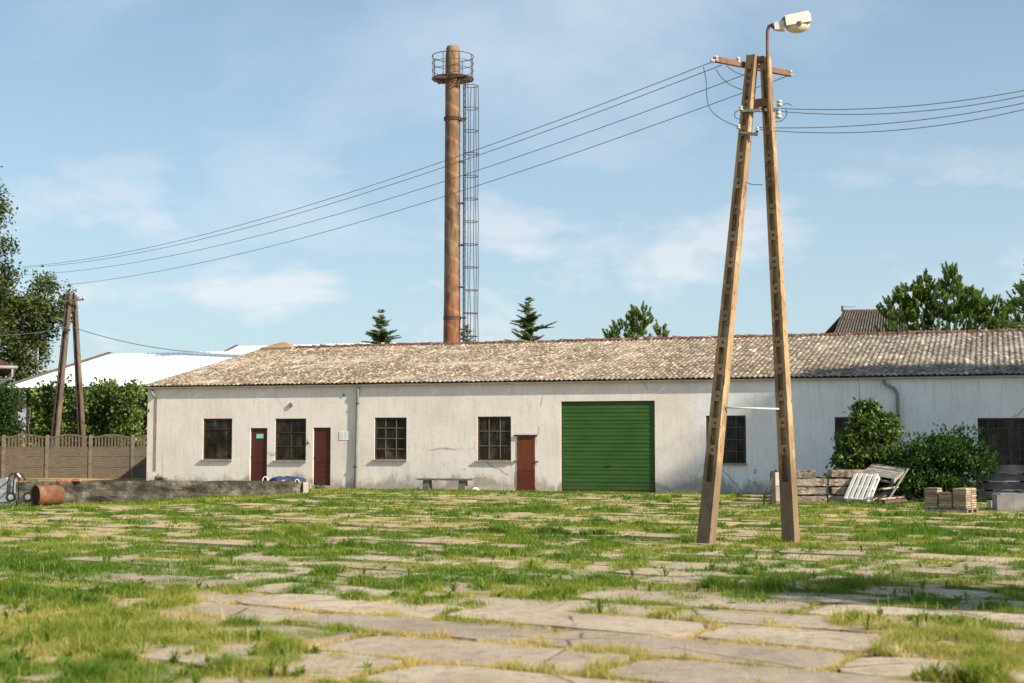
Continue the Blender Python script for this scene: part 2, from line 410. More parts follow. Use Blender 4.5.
M['white_trim'] = weathered('white_trim', [(0.3, (0.62, 0.62, 0.6)), (0.7, (0.75, 0.75, 0.72))], 4, rough=0.5)
M['render_cream'] = weathered('cream_render', [(0.3, (0.42, 0.38, 0.3)), (0.7, (0.52, 0.47, 0.38))], 2)
M['paper'] = weathered('white_paper', [(0.3, (0.75, 0.75, 0.74)), (0.7, (0.82, 0.82, 0.8))], 5, bump=0.02)
M['ink'] = weathered('grey_ink', [(0.3, (0.35, 0.37, 0.4)), (0.7, (0.45, 0.46, 0.48))], 5, bump=0.0)
M['sign_green'] = weathered('green_notice', [(0.3, (0.09, 0.42, 0.30)), (0.7, (0.12, 0.48, 0.36))], 5, rough=0.4, bump=0.0)
M['sign_pale'] = weathered('notice_print', [(0.3, (0.55, 0.75, 0.66)), (0.7, (0.6, 0.8, 0.7))], 5, bump=0.0)
M['bark_birch'] = weathered('birch_bark', [(0.35, (0.06, 0.05, 0.04)), (0.55, (0.42, 0.39, 0.35))], 3, stretch=(1, 1, 3))
M['bark'] = weathered('brown_bark', [(0.3, (0.05, 0.035, 0.025)), (0.7, (0.13, 0.095, 0.065))], 5, stretch=(1, 1, 0.3))
M['bark_pine'] = weathered('pine_bark', [(0.3, (0.11, 0.06, 0.035)), (0.7, (0.22, 0.12, 0.07))], 5, stretch=(1, 1, 0.3))
M['leaf_birch'] = leaf_mat('birch_leaf', (0.022, 0.034, 0.009), (0.068, 0.095, 0.022), (0.17, 0.21, 0.06))
M['leaf_shrub'] = leaf_mat('shrub_leaf', (0.03, 0.055, 0.012), (0.09, 0.14, 0.028), (0.32, 0.39, 0.12))
M['leaf_elder'] = leaf_mat('elder_leaf', (0.014, 0.034, 0.009), (0.052, 0.095, 0.02), (0.26, 0.33, 0.075))
M['leaf_bush'] = leaf_mat('bush_leaf', (0.014, 0.036, 0.009), (0.035, 0.08, 0.016), (0.10, 0.17, 0.035))
M['needle_spruce'] = leaf_mat('spruce_needle', (0.045, 0.085, 0.04), (0.13, 0.185, 0.085), (0.22, 0.28, 0.14), 0.4)
M['needle_pine'] = leaf_mat('pine_needle', (0.045, 0.09, 0.02), (0.13, 0.20, 0.045), (0.23, 0.31, 0.085), 0.4)
M['needle_pine_light'] = leaf_mat('young_pine_needle', (0.07, 0.12, 0.03), (0.15, 0.21, 0.055), (0.24, 0.30, 0.09), 0.3)
M['grass'] = leaf_mat('grass_blade', (0.085, 0.165, 0.012), (0.22, 0.265, 0.030), (0.58, 0.43, 0.19), 0.42)

# ------------------------------------------------------------------ mesh builder
class MB:
    def __init__(self):
        self.v = []
        self.f = []

    def add(self, vs_, fs):
        o = len(self.v)
        self.v += [Vector(a) for a in vs_]
        self.f += [tuple(o + i for i in f) for f in fs]

    def hexa(self, c):
        """8 corners: bottom ring then top ring"""
        self.add(c, [(3, 2, 1, 0), (4, 5, 6, 7), (0, 1, 5, 4), (1, 2, 6, 5), (2, 3, 7, 6), (3, 0, 4, 7)])

    def box(self, c, x, y, z):
        """box from its centre and three half-extent vectors"""
        c, x, y, z = Vector(c), Vector(x), Vector(y), Vector(z)
        self.hexa([c - x - y - z, c + x - y - z, c + x + y - z, c - x + y - z, c - x - y + z, c + x - y + z, c + x + y + z, c - x + y + z])

    def abox(self, c, sx, sy, sz, yaw=0.0):
        cx, sn = math.cos(yaw), math.sin(yaw)
        self.box(c, Vector((cx, sn, 0)) * sx / 2, Vector((-sn, cx, 0)) * sy / 2, Vector((0, 0, sz / 2)))

    def bar(self, a, b, w, h=None, up=Vector((0, 0, 1))):
        a, b = Vector(a), Vector(b)
        h = h or w
        d = (b - a).normalized()
        if abs(d.dot(up)) > 0.98:
            up = Vector((0, 1, 0))
        s = d.cross(up).normalized()
        t = s.cross(d).normalized()
        self.box((a + b) / 2, (b - a) / 2, s * w / 2, t * h / 2)

    def tube(self, pts, r, n=8, cap=True):
        pts = [Vector(p) for p in pts]
        rs = r if isinstance(r, (list, tuple)) else [r] * len(pts)
        vs_, fs = [], []
        ref = None
        for i, p in enumerate(pts):
            a = pts[max(i - 1, 0)]
            b = pts[min(i + 1, len(pts) - 1)]
            d = (b - a).normalized()
            if ref is None:
                ref = d.orthogonal().normalized()
            x = (ref - d * ref.dot(d))
            x = x.normalized() if x.length > 1e-6 else d.orthogonal().normalized()
            ref = x
            y = d.cross(x)
            for k in range(n):
                a_ = 2 * math.pi * k / n
                vs_.append(p + (x * math.cos(a_) + y * math.sin(a_)) * rs[i])
        for i in range(len(pts) - 1):
            for k in range(n):
                fs.append((i * n + k, i * n + (k + 1) % n, (i + 1) * n + (k + 1) % n, (i + 1) * n + k))
        if cap:
            fs.append(tuple(range(n - 1, -1, -1)))
            fs.append(tuple((len(pts) - 1) * n + k for k in range(n)))
        self.add(vs_, fs)

    def ring(self, c, R_, r, n=28, m=6):
        pts = [Vector(c) + Vector((math.cos(2 * math.pi * k / n) * R_, math.sin(2 * math.pi * k / n) * R_, 0)) for k in range(n + 1)]
        self.tube(pts, r, m, cap=False)

    def lathe(self, c, axis, prof, n=14):
        """prof: list of (distance along axis, radius)"""
        c, axis = Vector(c), Vector(axis).normalized()
        self.tube([c + axis * a for a, _ in prof], [max(b, 1e-4) for _, b in prof], n)

    def build(self, name, mat, parent=None, origin=None, smooth=False, attr=None):
        if parent is not None:
            o = world_loc(parent)
        else:
            o = Vector(origin) if origin is not None else Vector((0, 0, 0))
        me = bpy.data.meshes.new(name)
        me.from_pydata([v - o for v in self.v], [], self.f)
        me.validate()
        if smooth:
            me.polygons.foreach_set('use_smooth', [True] * len(me.polygons))
        if attr:
            a = me.attributes.new(attr[0], 'FLOAT', 'POINT')
            a.data.foreach_set('value', attr[1])
        ob = bpy.data.objects.new(name, me)
        me.materials.append(M[mat] if isinstance(mat, str) else mat)
        COL.objects.link(ob)
        if parent is not None:
            ob.parent = parent
        else:
            ob.location = o
        return ob


def world_loc(o):
    l = Vector(o.location)
    while o.parent:
        o = o.parent
        l = l + o.location
    return l


def tag(o, label, cat, group=None):
    o['label'] = label
    o['category'] = cat
    if group:
        o['group'] = group
    return o


def thing(name, label, cat, loc, group=None):
    o = bpy.data.objects.new(name, None)
    o.empty_display_size = 0.3
    o.location = loc
    COL.objects.link(o)
    return tag(o, label, cat, group)


def structure(o):
    o['kind'] = 'structure'
    return o


def copy_thing(o, loc, rz=0.0, label=None, group=None):
    c = o.copy()
    COL.objects.link(c)
    c.location = loc
    c.rotation_euler = (0, 0, rz)
    if label:
        c['label'] = label
    if group:
        c['group'] = group
    for ch in list(o.children):
        d = ch.copy()
        COL.objects.link(d)
        d.parent = c
    return c


def raw_mesh(name, verts, faces_tri=None, faces_quad=None, mat=None, attr=None, parent=None, origin=None, smooth=False):
    """fast mesh from numpy arrays; faces all tris or all quads"""
    if parent is not None:
        o = world_loc(parent)
    else:
        o = Vector(origin) if origin is not None else Vector((0, 0, 0))
    verts = np.asarray(verts, dtype=np.float32) - np.array(o, dtype=np.float32)
    f = faces_tri if faces_tri is not None else faces_quad
    k = f.shape[1]
    me = bpy.data.meshes.new(name)
    me.vertices.add(len(verts))
    me.vertices.foreach_set('co', verts.ravel())
    me.loops.add(f.size)
    me.loops.foreach_set('vertex_index', f.astype(np.int32).ravel())
    me.polygons.add(len(f))
    me.polygons.foreach_set('loop_start', np.arange(0, f.size, k, dtype=np.int32))
    if smooth:
        me.polygons.foreach_set('use_smooth', np.ones(len(f), dtype=bool))
    me.update(calc_edges=True)
    if attr:
        a = me.attributes.new(attr[0], 'FLOAT', 'POINT')
        a.data.foreach_set('value', np.asarray(attr[1], dtype=np.float32))
    me.materials.append(M[mat])
    ob = bpy.data.objects.new(name, me)
    COL.objects.link(ob)
    if parent is not None:
        ob.parent = parent
    else:
        ob.location = o
    return ob


def vnoise(x, y, seed=0):
    ix, iy = np.floor(x), np.floor(y)
    fx, fy = x - ix, y - iy
    fx, fy = fx * fx * (3 - 2 * fx), fy * fy * (3 - 2 * fy)

    def h(a, b):
        s = np.sin(a * 127.1 + b * 311.7 + seed * 74.7) * 43758.5453
        return s - np.floor(s)
    return (h(ix, iy) * (1 - fx) + h(ix + 1, iy) * fx) * (1 - fy) + (h(ix, iy + 1) * (1 - fx) + h(ix + 1, iy + 1) * fx) * fy


def fbm(x, y, seed=0, o=3):
    s, a, t = 0, 1.0, 0
    for i in range(o):
        s = s + a * vnoise(x * 2 ** i, y * 2 ** i, seed + i * 13)
        t += a
        a *= 0.5
    return s / t


def sstep(a, b, x):
    t = np.clip((x - a) / (b - a), 0, 1)
    return t * t * (3 - 2 * t)


# ------------------------------------------------------------------ wall frame of the warehouse
UR = Vector((0.9466, -0.3224, 0)).normalized()    # along the front wall, to the right
NB = Vector((0.3224, 0.9466, 0)).normalized()     # into the building
A0 = Vector((1.63, 48.3, 0))


def wallpt(px, py, off=0.0):
    d = ray(px, py)
    t = ((A0 - NB * off) - CAM).dot(NB) / d.dot(NB)
    return CAM + d * t


def sz(px, py, off=0.0):
    p = wallpt(px, py, off)
    return (p - A0).dot(UR), p.z


def wp(s, z, o=0.0):
    return A0 + UR * s - NB * o + Vector((0, 0, z))


def wbox(mb, s0, s1, z0, z1, o0, o1):
    mb.hexa([wp(s0, z0, o1), wp(s1, z0, o1), wp(s1, z0, o0), wp(s0, z0, o0), wp(s0, z1, o1), wp(s1, z1, o1), wp(s1, z1, o0), wp(s0, z1, o0)])


# ------------------------------------------------------------------ terrain height
RWL = P(38, 482, 46.0)      # retaining wall, left and right end of its top front edge
RWR = P(303, 482, 48.0)


def gh(x, y):
    x = np.asarray(x, dtype=float)
    y = np.asarray(y, dtype=float)
    dip = -0.30 * np.clip((-x - 4.0) / 10.0, 0, 1.2) * sstep(22, 44, y) * (1 - sstep(49, 53, y))
    rise = 0.08 * np.clip((-x + 1) / 8, 0, 1) * sstep(44, 50, y) * (1 - sstep(6.5, 8.5, -x))
    und = (fbm(x / 3.1, y / 3.1, 5) - 0.5) * 0.09 * sstep(14, 24, y)
    return dip + rise + und - 0.075 * sstep(13, 20, y)


def ghf(x, y):
    return float(gh(np.array([x]), np.array([y]))[0])


# ground sheet
xs = np.concatenate([[-900, -400, -200, -120, -80, -60], np.arange(-45, 45.1, 0.6), [60, 80, 120, 200, 400, 900]])
ys = np.concatenate([[-300, -100, -40, -15, -5], np.arange(0, 70.1, 0.6), [80, 100, 130, 180, 260, 400, 700, 1500]])
XX, YY = np.meshgrid(xs, ys)
ZZ = gh(XX, YY)
nx, ny = len(xs), len(ys)
idx = np.arange(nx * ny).reshape(ny, nx)
quads = np.stack([idx[:-1, :-1], idx[:-1, 1:], idx[1:, 1:], idx[1:, :-1]], -1).reshape(-1, 4)
structure(raw_mesh('ground', np.stack([XX, YY, ZZ], -1).reshape(-1, 3), faces_quad=quads, mat='ground', smooth=True))

# ------------------------------------------------------------------ concrete slab paving
SL, SW = 2.6, 1.08
B_OFF = 0.35
SU = Vector((math.cos(R(-31)), math.sin(R(-31)), 0))   # direction of the slab rows
SN = Vector((-SU.y, SU.x, 0))


def slab_rand(i, j, k):
    s = math.sin(i * 12.9898 + j * 78.233 + k * 37.719) * 43758.5453
    return s - math.floor(s)


def row_shift(j):
    return (j % 2) * 1.3 + 0.6 * slab_rand(0, j, 9)


pv = MB()
tones = []
for j in range(-2, 58):
    for i in range(-24, 14):
        a0 = i * SL + row_shift(j)
        b0 = j * SW + B_OFF
        c = SU * (a0 + SL / 2) + SN * (b0 + SW / 2)
        if c.y < 4 or c.y > 47.2 or abs(c.x) > 4 + c.y * 0.42 or (c - A0).dot(NB) > -1.4:
            continue
        if c.x < -6 and c.y > 42:
            continue
        g = 0.018 + 0.03 * slab_rand(i, j, 1)
        zt = ghf(c.x, c.y) + 0.04 + 0.018 * (slab_rand(i, j, 2) - 0.5)
        tilt = (slab_rand(i, j, 3) - 0.5) * 0.025
        tilt2 = (slab_rand(i, j, 4) - 0.5) * 0.02
        ring = []
        cut = 0.06 + 0.12 * slab_rand(i, j, 5)
        base = [(a0 + g, b0 + g), (a0 + SL - g, b0 + g), (a0 + SL - g, b0 + SW - g), (a0 + g, b0 + SW - g)]
        # uneven worn outline
        poly = []
        for k in range(4):
            p0, p1 = base[k], base[(k + 1) % 4]
            nseg = 8 if k % 2 == 0 else 4
            for q in range(nseg):
                f = q / nseg
                x = p0[0] + (p1[0] - p0[0]) * f
                y = p0[1] + (p1[1] - p0[1]) * f
                inset = 0.045 * slab_rand(i * 31 + q, j * 17 + k, 6) + (cut * 0.6 if q == 0 else 0)
                cx, cy = a0 + SL / 2, b0 + SW / 2
                x += -math.copysign(inset, x - cx) if abs(x - cx) > SL / 2 - g - 0.01 else 0
                y += -math.copysign(inset, y - cy) if abs(y - cy) > SW / 2 - g - 0.01 else 0
                poly.append((x, y))
        n = len(poly)
        top, low = [], []
        for (a, b) in poly:
            w = SU * a + SN * b
            z = zt + tilt * (a - a0 - SL / 2) / 1.3 + tilt2 * (b - b0 - SW / 2) / 0.54
            top.append((w.x, w.y, z))
            low.append((w.x, w.y, z - 0.16))
        pv.add(low + top, [tuple(range(n, 2 * n))] + [(k, (k + 1) % n, n + (k + 1) % n, n + k) for k in range(n)])
        tones += [slab_rand(i, j, 8)] * (2 * n)
structure(pv.build('pavement', 'slab', attr=('tone', tones)))

# ------------------------------------------------------------------ grass
def make_grass():
    n_try = 3_900_000
    y = 8.0 + (51.5 - 8.0) * rng.random(n_try) ** 1.35
    half = 2.4 + y * 0.385
    x = (rng.random(n_try) * 2 - 1) * half
    a = x * SU.x + y * SU.y
    b = x * SN.x + y * SN.y - B_OFF
    j = np.floor(b / SW)
    sh = (np.mod(j, 2)) * 1.3
    r9 = np.sin(j * 78.233 + 9 * 37.719) * 43758.5453
    sh = sh + 0.6 * (r9 - np.floor(r9))
    fa = np.mod(a - sh, SL)
    fb = b - j * SW
    wob = (fbm(x * 1.7, y * 1.7, 3, 2) - 0.5)
    db = np.minimum(fb, SW - fb)
    da = np.minimum(fa, SL - fa) + 0.02
    d = np.minimum(db, da) - 0.03
    far = sstep(14.2, 17.8, y + 3.0 * (fbm(x / 3, y / 3, 21) - 0.5))
    nz = fbm(x / 1.3, y / 1.3, 31)
    w = (0.045 + 0.09 * sstep(0.5, 0.72, nz)) * (1 - far) + (0.18 + 0.30 * sstep(0.36, 0.64, nz)) * far
    joint = np.exp(-np.clip(d + 0.06 * wob, 0, 9) ** 2 / w ** 2)
    jgap = sstep(0.34, 0.52, fbm(x / 0.8, y / 0.8, 41)) * 0.92 + 0.08
    jbase = np.maximum(jgap, 0.5)
    pj = joint * (jbase * (1 - far) + (0.35 + 0.65 * jgap) * far)
    # overgrown patches
    og = sstep(0.33, 0.52, fbm(x / 2.6, y / 1.6, 51))
    patch = og * far * 0.95

    def ell(px, py, rx, ry, amt):
        c = G(px, py)
        e = ((x - c.x) / rx) ** 2 + ((y - c.y) / ry) ** 2
        e = e + 0.9 * (fbm(x / 0.7, y / 0.7, 77) - 0.5)
        return amt * (1 - sstep(0.6, 1.1, e))
    for args in ((60, 665, 2.1, 1.9, 1.0), (10, 615, 1.9, 2.6, 1.0), (165, 640, 1.5, 0.9, 0.9), (975, 650, 0.75, 1.3, 0.9), (1010, 600, 1.9, 1.6, 1.0), (905, 628, 0.9, 0.7, 0.8),
                 (300, 675, 0.9, 0.35, 0.45), (940, 575, 2.6, 2.6, 0.8), (60, 570, 3.0, 2.5, 0.6), (700, 548, 2.0, 1.5, 0.9), (830, 548, 2.2, 1.5, 0.8)):
        patch = np.maximum(patch, ell(*args))
    # strip under the building and along the retaining wall
    dw = (A0.x - x) * NB.x + (A0.y - y) * NB.y
    patch = np.maximum(patch, 0.9 * (1 - sstep(0.5, 1.6, dw)) * (dw > 0.04))
    patch = np.maximum(patch, 0.8 * sstep(36, 43, y) * sstep(4, 8, -x))
    dens_y = 0.24 + 0.76 * np.exp(-(y - 8) / 14)
    p = np.clip(np.maximum(pj, patch * (0.6 + 0.4 * nz)), 0, 1)
    p = p * np.clip(dens_y * 1.35, 0, 1)
    # places where nothing grows
    rw = RWR - RWL
    fr = (x - RWL.x) / rw.x
    behind = (fr < 1.0) & (y > RWL.y + fr * rw.y - 0.02)
    ok = (dw > 0.05) & (~behind) & (rng.random(n_try) < p)
    x, y, far, nz, patch, joint, dw, jgap = (q[ok] for q in (x, y, far, nz, patch, joint, dw, jgap))
    N = len(x)
    tuft = fbm(x / 0.30, y / 0.42, 61, 2)
    tall = fbm(x / 1.9, y / 1.2, 71)
    h = (0.022 + 0.05 * rng.random(N)) * (0.25 + 2.6 * tuft ** 2) * (1 + 0.6 * sstep(0.5, 0.7, tall))
    h = h * (0.70 - 0.03 * far) * (1 + 0.30 * patch * (1 - .3 * far))
    h *= 1 - .5 * (1 - sstep(0.3, 1.5, dw))
    h *= np.where(rng.random(N) < 0.03, 1.9, 1.0)
    # weed clumps
    weed = sstep(0.77, 0.83, vnoise(x / 0.33, y / 0.33, 91)) * sstep(0.5, 0.6, vnoise(x / 2.1, y / 2.1, 95))
    h *= 1 + 0.8 * weed
    seam = (1 - far) * (1 - np.clip(patch * 1.5, 0, 1)) * (1 - jgap)
    h *= 1 - .5 * seam
    h = np.minimum(h, 0.15 + 0.03 * rng.random(N))
    pxm = 1422.0 / y
    wd = np.clip(0.65 / pxm, 0.0055, 0.05) * (0.6 + 0.7 * rng.random(N)) * (1 + 0.8 * weed)
    yaw = rng.random(N) * 2 * math.pi
    lean = 0.15 + 0.9 * rng.random(N)
    ly = rng.random(N) * 2 * math.pi
    dryn = fbm(x / 1.7, y / 1.3, 101)
    dry = 0.13 + 0.50 * sstep(0.44, 0.66, dryn) + 0.26 * (rng.random(N) - 0.3) + 0.5 * (0.5 - tuft)
    dry += (1 - far) * 0.36 * (1 - np.clip(patch, 0, 1)) - 0.14 * patch * far
    dry += np.where(rng.random(N) < 0.10, 0.4, 0.0)
    dry -= 0.35 * weed
    dry -= 0.20 * sstep(0.56, 0.70, tall)
    dry += 0.35 * seam
    dry = np.clip(dry, 0, 1)
    z = gh(x, y) + 0.02
    bx, by = np.cos(yaw) * wd / 2, np.sin(yaw) * wd / 2
    lx, lyv = np.cos(ly) * lean * h, np.sin(ly) * lean * h
    V = np.zeros((N, 5, 3), dtype=np.float32)
    V[:, 0] = np.stack([x - bx, y - by, z], -1)
    V[:, 1] = np.stack([x + bx, y + by, z], -1)
    V[:, 2] = np.stack([x - bx * .8 + lx * .3, y - by * .8 + lyv * .3, z + h * .6], -1)
    V[:, 3] = np.stack([x + bx * .8 + lx * .3, y + by * .8 + lyv * .3, z + h * .6], -1)
    V[:, 4] = np.stack([x + lx, y + lyv, z + h], -1)
    o = (np.arange(N) * 5)[:, None, None]
    F = (np.array([[0, 1, 3], [0, 3, 2], [2, 3, 4]])[None] + o).reshape(-1, 3)
    # broad-leaved rosettes and thin dry stalks mixed in
    def extra(n, hmin, hmax, wmin, wmax, leans, per, dr):
        i_ = rng.choice(N, n, replace=False)
        i_ = i_[(rng.random(n) < np.clip(14.0 / y[i_], .15, 1)) & ((patch[i_] > .3) | (h[i_] > .05))]
        cx, cy = np.repeat(x[i_], per), np.repeat(y[i_], per)
        m = len(cx)
        hh = np.repeat(hmin + (hmax - hmin) * rng.random(len(i_)), per) * (.7 + .5 * rng.random(m))
        ww = wmin + (wmax - wmin) * rng.random(m)
        an = rng.random(m) * 6.283
        ln = leans[0] + (leans[1] - leans[0]) * rng.random(m)
        zz = gh(cx, cy) + 0.025
        sx_, sy_ = -np.sin(an) * ww / 2, np.cos(an) * ww / 2
        ex_, ey_ = np.cos(an) * hh * ln, np.sin(an) * hh * ln
        up_ = hh * np.sqrt(np.clip(1 - ln ** 2 * .9, .06, 1))
        W = np.zeros((m, 5, 3), dtype=np.float32)
        W[:, 0] = np.stack([cx - sx_ * .4, cy - sy_ * .4, zz], -1)
        W[:, 1] = np.stack([cx + sx_ * .4, cy + sy_ * .4, zz], -1)
        W[:, 2] = np.stack([cx - sx_ + ex_ * .55, cy - sy_ + ey_ * .55, zz + up_ * .75], -1)
        W[:, 3] = np.stack([cx + sx_ + ex_ * .55, cy + sy_ + ey_ * .55, zz + up_ * .75], -1)
        W[:, 4] = np.stack([cx + ex_, cy + ey_, zz + up_], -1)
        return W, np.clip(dr + .12 * rng.normal(size=m), 0, 1)
    Wa, da_ = extra(1100, .06, .11, .016, .030, (.65, .97), 9, .10)
    Wb, db_ = extra(5200, .10, .20, .003, .006, (.05, .45), 1, .80)
    Wc, dc_ = extra(330, .11, .18, .010, .018, (.15, .8), 12, .14)
    V = np.concatenate([V, Wa, Wb, Wc])
    dry = np.concatenate([dry, da_, db_, dc_])
    o = (np.arange(len(V)) * 5)[:, None, None]
    F = (np.array([[0, 1, 3], [0, 3, 2], [2, 3, 4]])[None] + o).reshape(-1, 3)
    g = raw_mesh('grass', V.reshape(-1, 3), faces_tri=F, mat='grass', attr=('tint', np.repeat(dry, 5)))
    g['kind'] = 'stuff'
    tag(g, 'patchy green and straw-dry grass growing between the concrete slabs', 'grass')
    print('grass blades', N)


make_grass()

# ------------------------------------------------------------------ warehouse
S_L = sz(147, 440)[0]
S_R = 24.0
EAVE_Z, RIDGE_Z, HALF = 3.735, 5.68, 9.1
OVER = 0.09
SLOPE = (RIDGE_Z - EAVE_Z) / (HALF + OVER)
WALL_TOP = EAVE_Z + OVER * SLOPE - 0.05
wh = thing('warehouse', 'long low whitewashed warehouse with corrugated roof and a green gate', 'warehouse', wp((S_L + S_R) / 2, 0))

OPEN = []   # (s0, s1, z0, z1, depth)


def opening(px0, px1, py0, py1, depth):
    py = (py0 + py1) / 2
    s0, s1 = sz(px0, py)[0], sz(px1, py)[0]
    pm = (px0 + px1) / 2
    z1, z0 = sz(pm, py0)[1], sz(pm, py1)[1]
    OPEN.append((s0, s1, z0, z1, depth))
    return s0, s1, z0, z1


W_SPECS = [  # px0, px1, py0, py1, columns, rows, frame, bars, curtain
    (203, 232, 418.5, 459.5, 1, 2, 'frame', 'frame', None),
    (275, 306, 418.5, 460.5, 2, 3, 'frame_dark', 'frame_dark', 'part'),
    (374.5, 406.5, 417.5, 459.5, 3, 4, 'frame', 'bar', 'side'),
    (477.5, 511, 416.5, 460.5, 3, 3, 'frame', 'bar', 'full'),
    (706, 746, 415.5, 463.5, 4, 4, 'frame_dark', 'bar_grey', None),
    (835, 872, 417, 468, 3, 4, 'frame_dark', 'frame_dark', None),
    (978, 1030, 418, 470, 5, 5, 'frame_dark', 'bar_grey', 'grey'),
]
wins = [opening(*w[:4], 0.14) + w[4:] for w in W_SPECS]
door_a = opening(250, 267, 428, 483.5, 0.14)
door_b = opening(313, 330.5, 427.5, 485.5, 0.14)
door_c = opening(517, 535, 436, 490.5, 0.05)
gate_o = opening(561, 655, 401, 494, 0.25)

ZB = -0.6
mb = MB()
se = sorted(set([S_L, S_R] + [v for o in OPEN for v in o[:2]]))
ze = sorted(set([ZB, WALL_TOP] + [v for o in OPEN for v in o[2:4]]))
for a, b in zip(se[:-1], se[1:]):
    for c, d in zip(ze[:-1], ze[1:]):
        ms, mz = (a + b) / 2, (c + d) / 2
        if any(o[0] < ms < o[1] and o[2] < mz < o[3] for o in OPEN):
            continue
        mb.add([wp(a, c), wp(b, c), wp(b, d), wp(a, d)], [(0, 1, 2, 3)])
for (a, b, c, d, dep) in OPEN:
    fr = [wp(a, c), wp(b, c), wp(b, d), wp(a, d)]
    bk = [wp(a, c, -dep), wp(b, c, -dep), wp(b, d, -dep), wp(a, d, -dep)]
    mb.add(fr + bk, [(0, 4, 5, 1), (1, 5, 6, 2), (2, 6, 7, 3), (3, 7, 4, 0)])
for s in (S_L, S_R):
    mb.add([wp(s, ZB), wp(s, ZB, -2 * HALF), wp(s, WALL_TOP, -2 * HALF), wp(s, RIDGE_Z - 0.08, -HALF), wp(s, WALL_TOP)], [(0, 1, 2, 3, 4)])
mb.add([wp(S_L, ZB, -2 * HALF), wp(S_R, ZB, -2 * HALF), wp(S_R, WALL_TOP, -2 * HALF), wp(S_L, WALL_TOP, -2 * HALF)], [(0, 1, 2, 3)])
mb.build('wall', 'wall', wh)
# plinth strip, ragged
mb = MB()
for px0, px1, h_ in ((420, 515, 0.10), (536, 556, 0.14), (656, 705, 0.10), (270, 311, 0.06)):
    mb = MB()
    s0, s1 = sz(px0, 488)[0], sz(px1, 488)[0]
    k = int((s1 - s0) / 0.25)
    for q in range(k):
        a = s0 + (s1 - s0) * q / k
        b = s0 + (s1 - s0) * (q + 1) / k
        wbox(mb, a, b + (0.002 if q % 2 else 0), ZB, 0.02 + h_ * (0.5 + random.random() * 0.6) + (0.1 if px0 < 400 else 0), 0.002, 0.03 + random.random() * 0.015)
    mb.build('plinth', 'pale_conc', wh)

# roof of corrugated sheets
PITCHW = 0.177
sheet_w = PITCHW * 6
roof_l, roof_r = S_L - 0.22, S_R + 0.2
ncol = int((roof_r - roof_l) / sheet_w)
nrow = 8
row_d = (HALF + OVER) / nrow
V, F, AT = [], [], []
for side in (0, 1):
    for c in range(ncol):
        for r in range(nrow):
            tone = random.random()
            jz = random.uniform(-0.003, 0.004)
            jd = random.uniform(-0.015, 0.015)
            o = len(V)
            npts = 6 * 6 + 2
            for e in (0, 1):
                d = -OVER + (r + e) * row_d + (0.10 if e else 0) + jd
                for k in range(npts):
                    s = roof_l + c * sheet_w + k * PITCHW / 6 - 0.01
                    z = EAVE_Z + (d + OVER) * SLOPE + 0.018 * math.cos(2 * math.pi * s / PITCHW) + (0.007 if e == 0 else 0.0) + jz
                    if e and r == nrow - 1:
                        d2 = HALF
                    else:
                        d2 = d
                    p = wp(s, z, -(d2 if side == 0 else 2 * HALF - d2))
                    V.append(p)
                    AT.append(tone)
            for k in range(npts - 1):
                F.append((o + k, o + k + 1, o + npts + k + 1, o + npts + k))
            # thickness of the lower edge
            o2 = len(V)
            for k in range(npts):
                V.append(V[o + k] - Vector((0, 0, 0.012)))
                AT.append(tone)
            for k in range(npts - 1):
                F.append((o2 + k, o2 + k + 1, o + k + 1, o + k))
mb = MB()
mb.v, mb.f = V, F
roof = mb.build('roof', 'roof', wh, attr=('sheet', AT))
# ridge tiles
mb = MB()
s = roof_l + 0.35
while s < roof_r:
    r0, r1 = 0.175 + random.uniform(-.02, .015), 0.125
    dz = random.uniform(-0.02, 0.02)
    mb.tube([wp(s, RIDGE_Z - 0.045 + dz, -HALF), wp(s + 0.40, RIDGE_Z - 0.03 + dz, -HALF)], [r0, r1], 10)
    s += 0.36
mb.build('ridge_cap', 'ridge', wh, smooth=False)
mb = MB()
s0 = sz(150, 388)[0] + 0.25
c = wp(S_L + 0.75, RIDGE_Z + 0.02, -HALF)
ax, ay = UR * 0.75, NB * 0.5
mb.add([c - ax - ay, c + ax - ay, c + ax + ay, c - ax + ay, c - ax * .1 + Vector((0, 0, .24)), c + ax * .25 + Vector((0, 0, .27)),
        c - ax - ay - Vector((0, 0, .2)), c + ax - ay - Vector((0, 0, .2)), c + ax + ay - Vector((0, 0, .2)), c - ax + ay - Vector((0, 0, .2))],
       [(0, 1, 5, 4), (1, 2, 5), (2, 3, 4, 5), (3, 0, 4), (6, 7, 1, 0), (7, 8, 2, 1), (8, 9, 3, 2), (9, 6, 0, 3)])
mb.build('ridge_end_tile', 'cap', wh)
# soffit, fascia, gutter
mb = MB()
wbox(mb, roof_l + 0.03, roof_r, EAVE_Z - 0.078, EAVE_Z - 0.035, 0.003, OVER - 0.022)
mb.build('soffit_board', 'soffit', wh)
mb = MB()
n = 30
for i in range(n):
    a = roof_l + 0.05 + (roof_r - roof_l - 0.1) * i / n
    b = roof_l + 0.05 + (roof_r - roof_l - 0.1) * (i + 1) / n - 0.012
    dz = random.uniform(-0.005, 0.005)
    prof = [(OVER + 0.02 + 0.05 * math.cos(t), EAVE_Z - 0.07 + dz + 0.05 * math.sin(t)) for t in [math.pi + math.pi * k / 8 for k in range(9)]]
    vs_ = [wp(a, z, o) for o, z in prof] + [wp(b, z, o) for o, z in prof]
    mb.add(vs_, [(k, k + 1, 10 + k, 9 + k) for k in range(8)])
mb.build('gutter', 'gutter', wh, smooth=True)


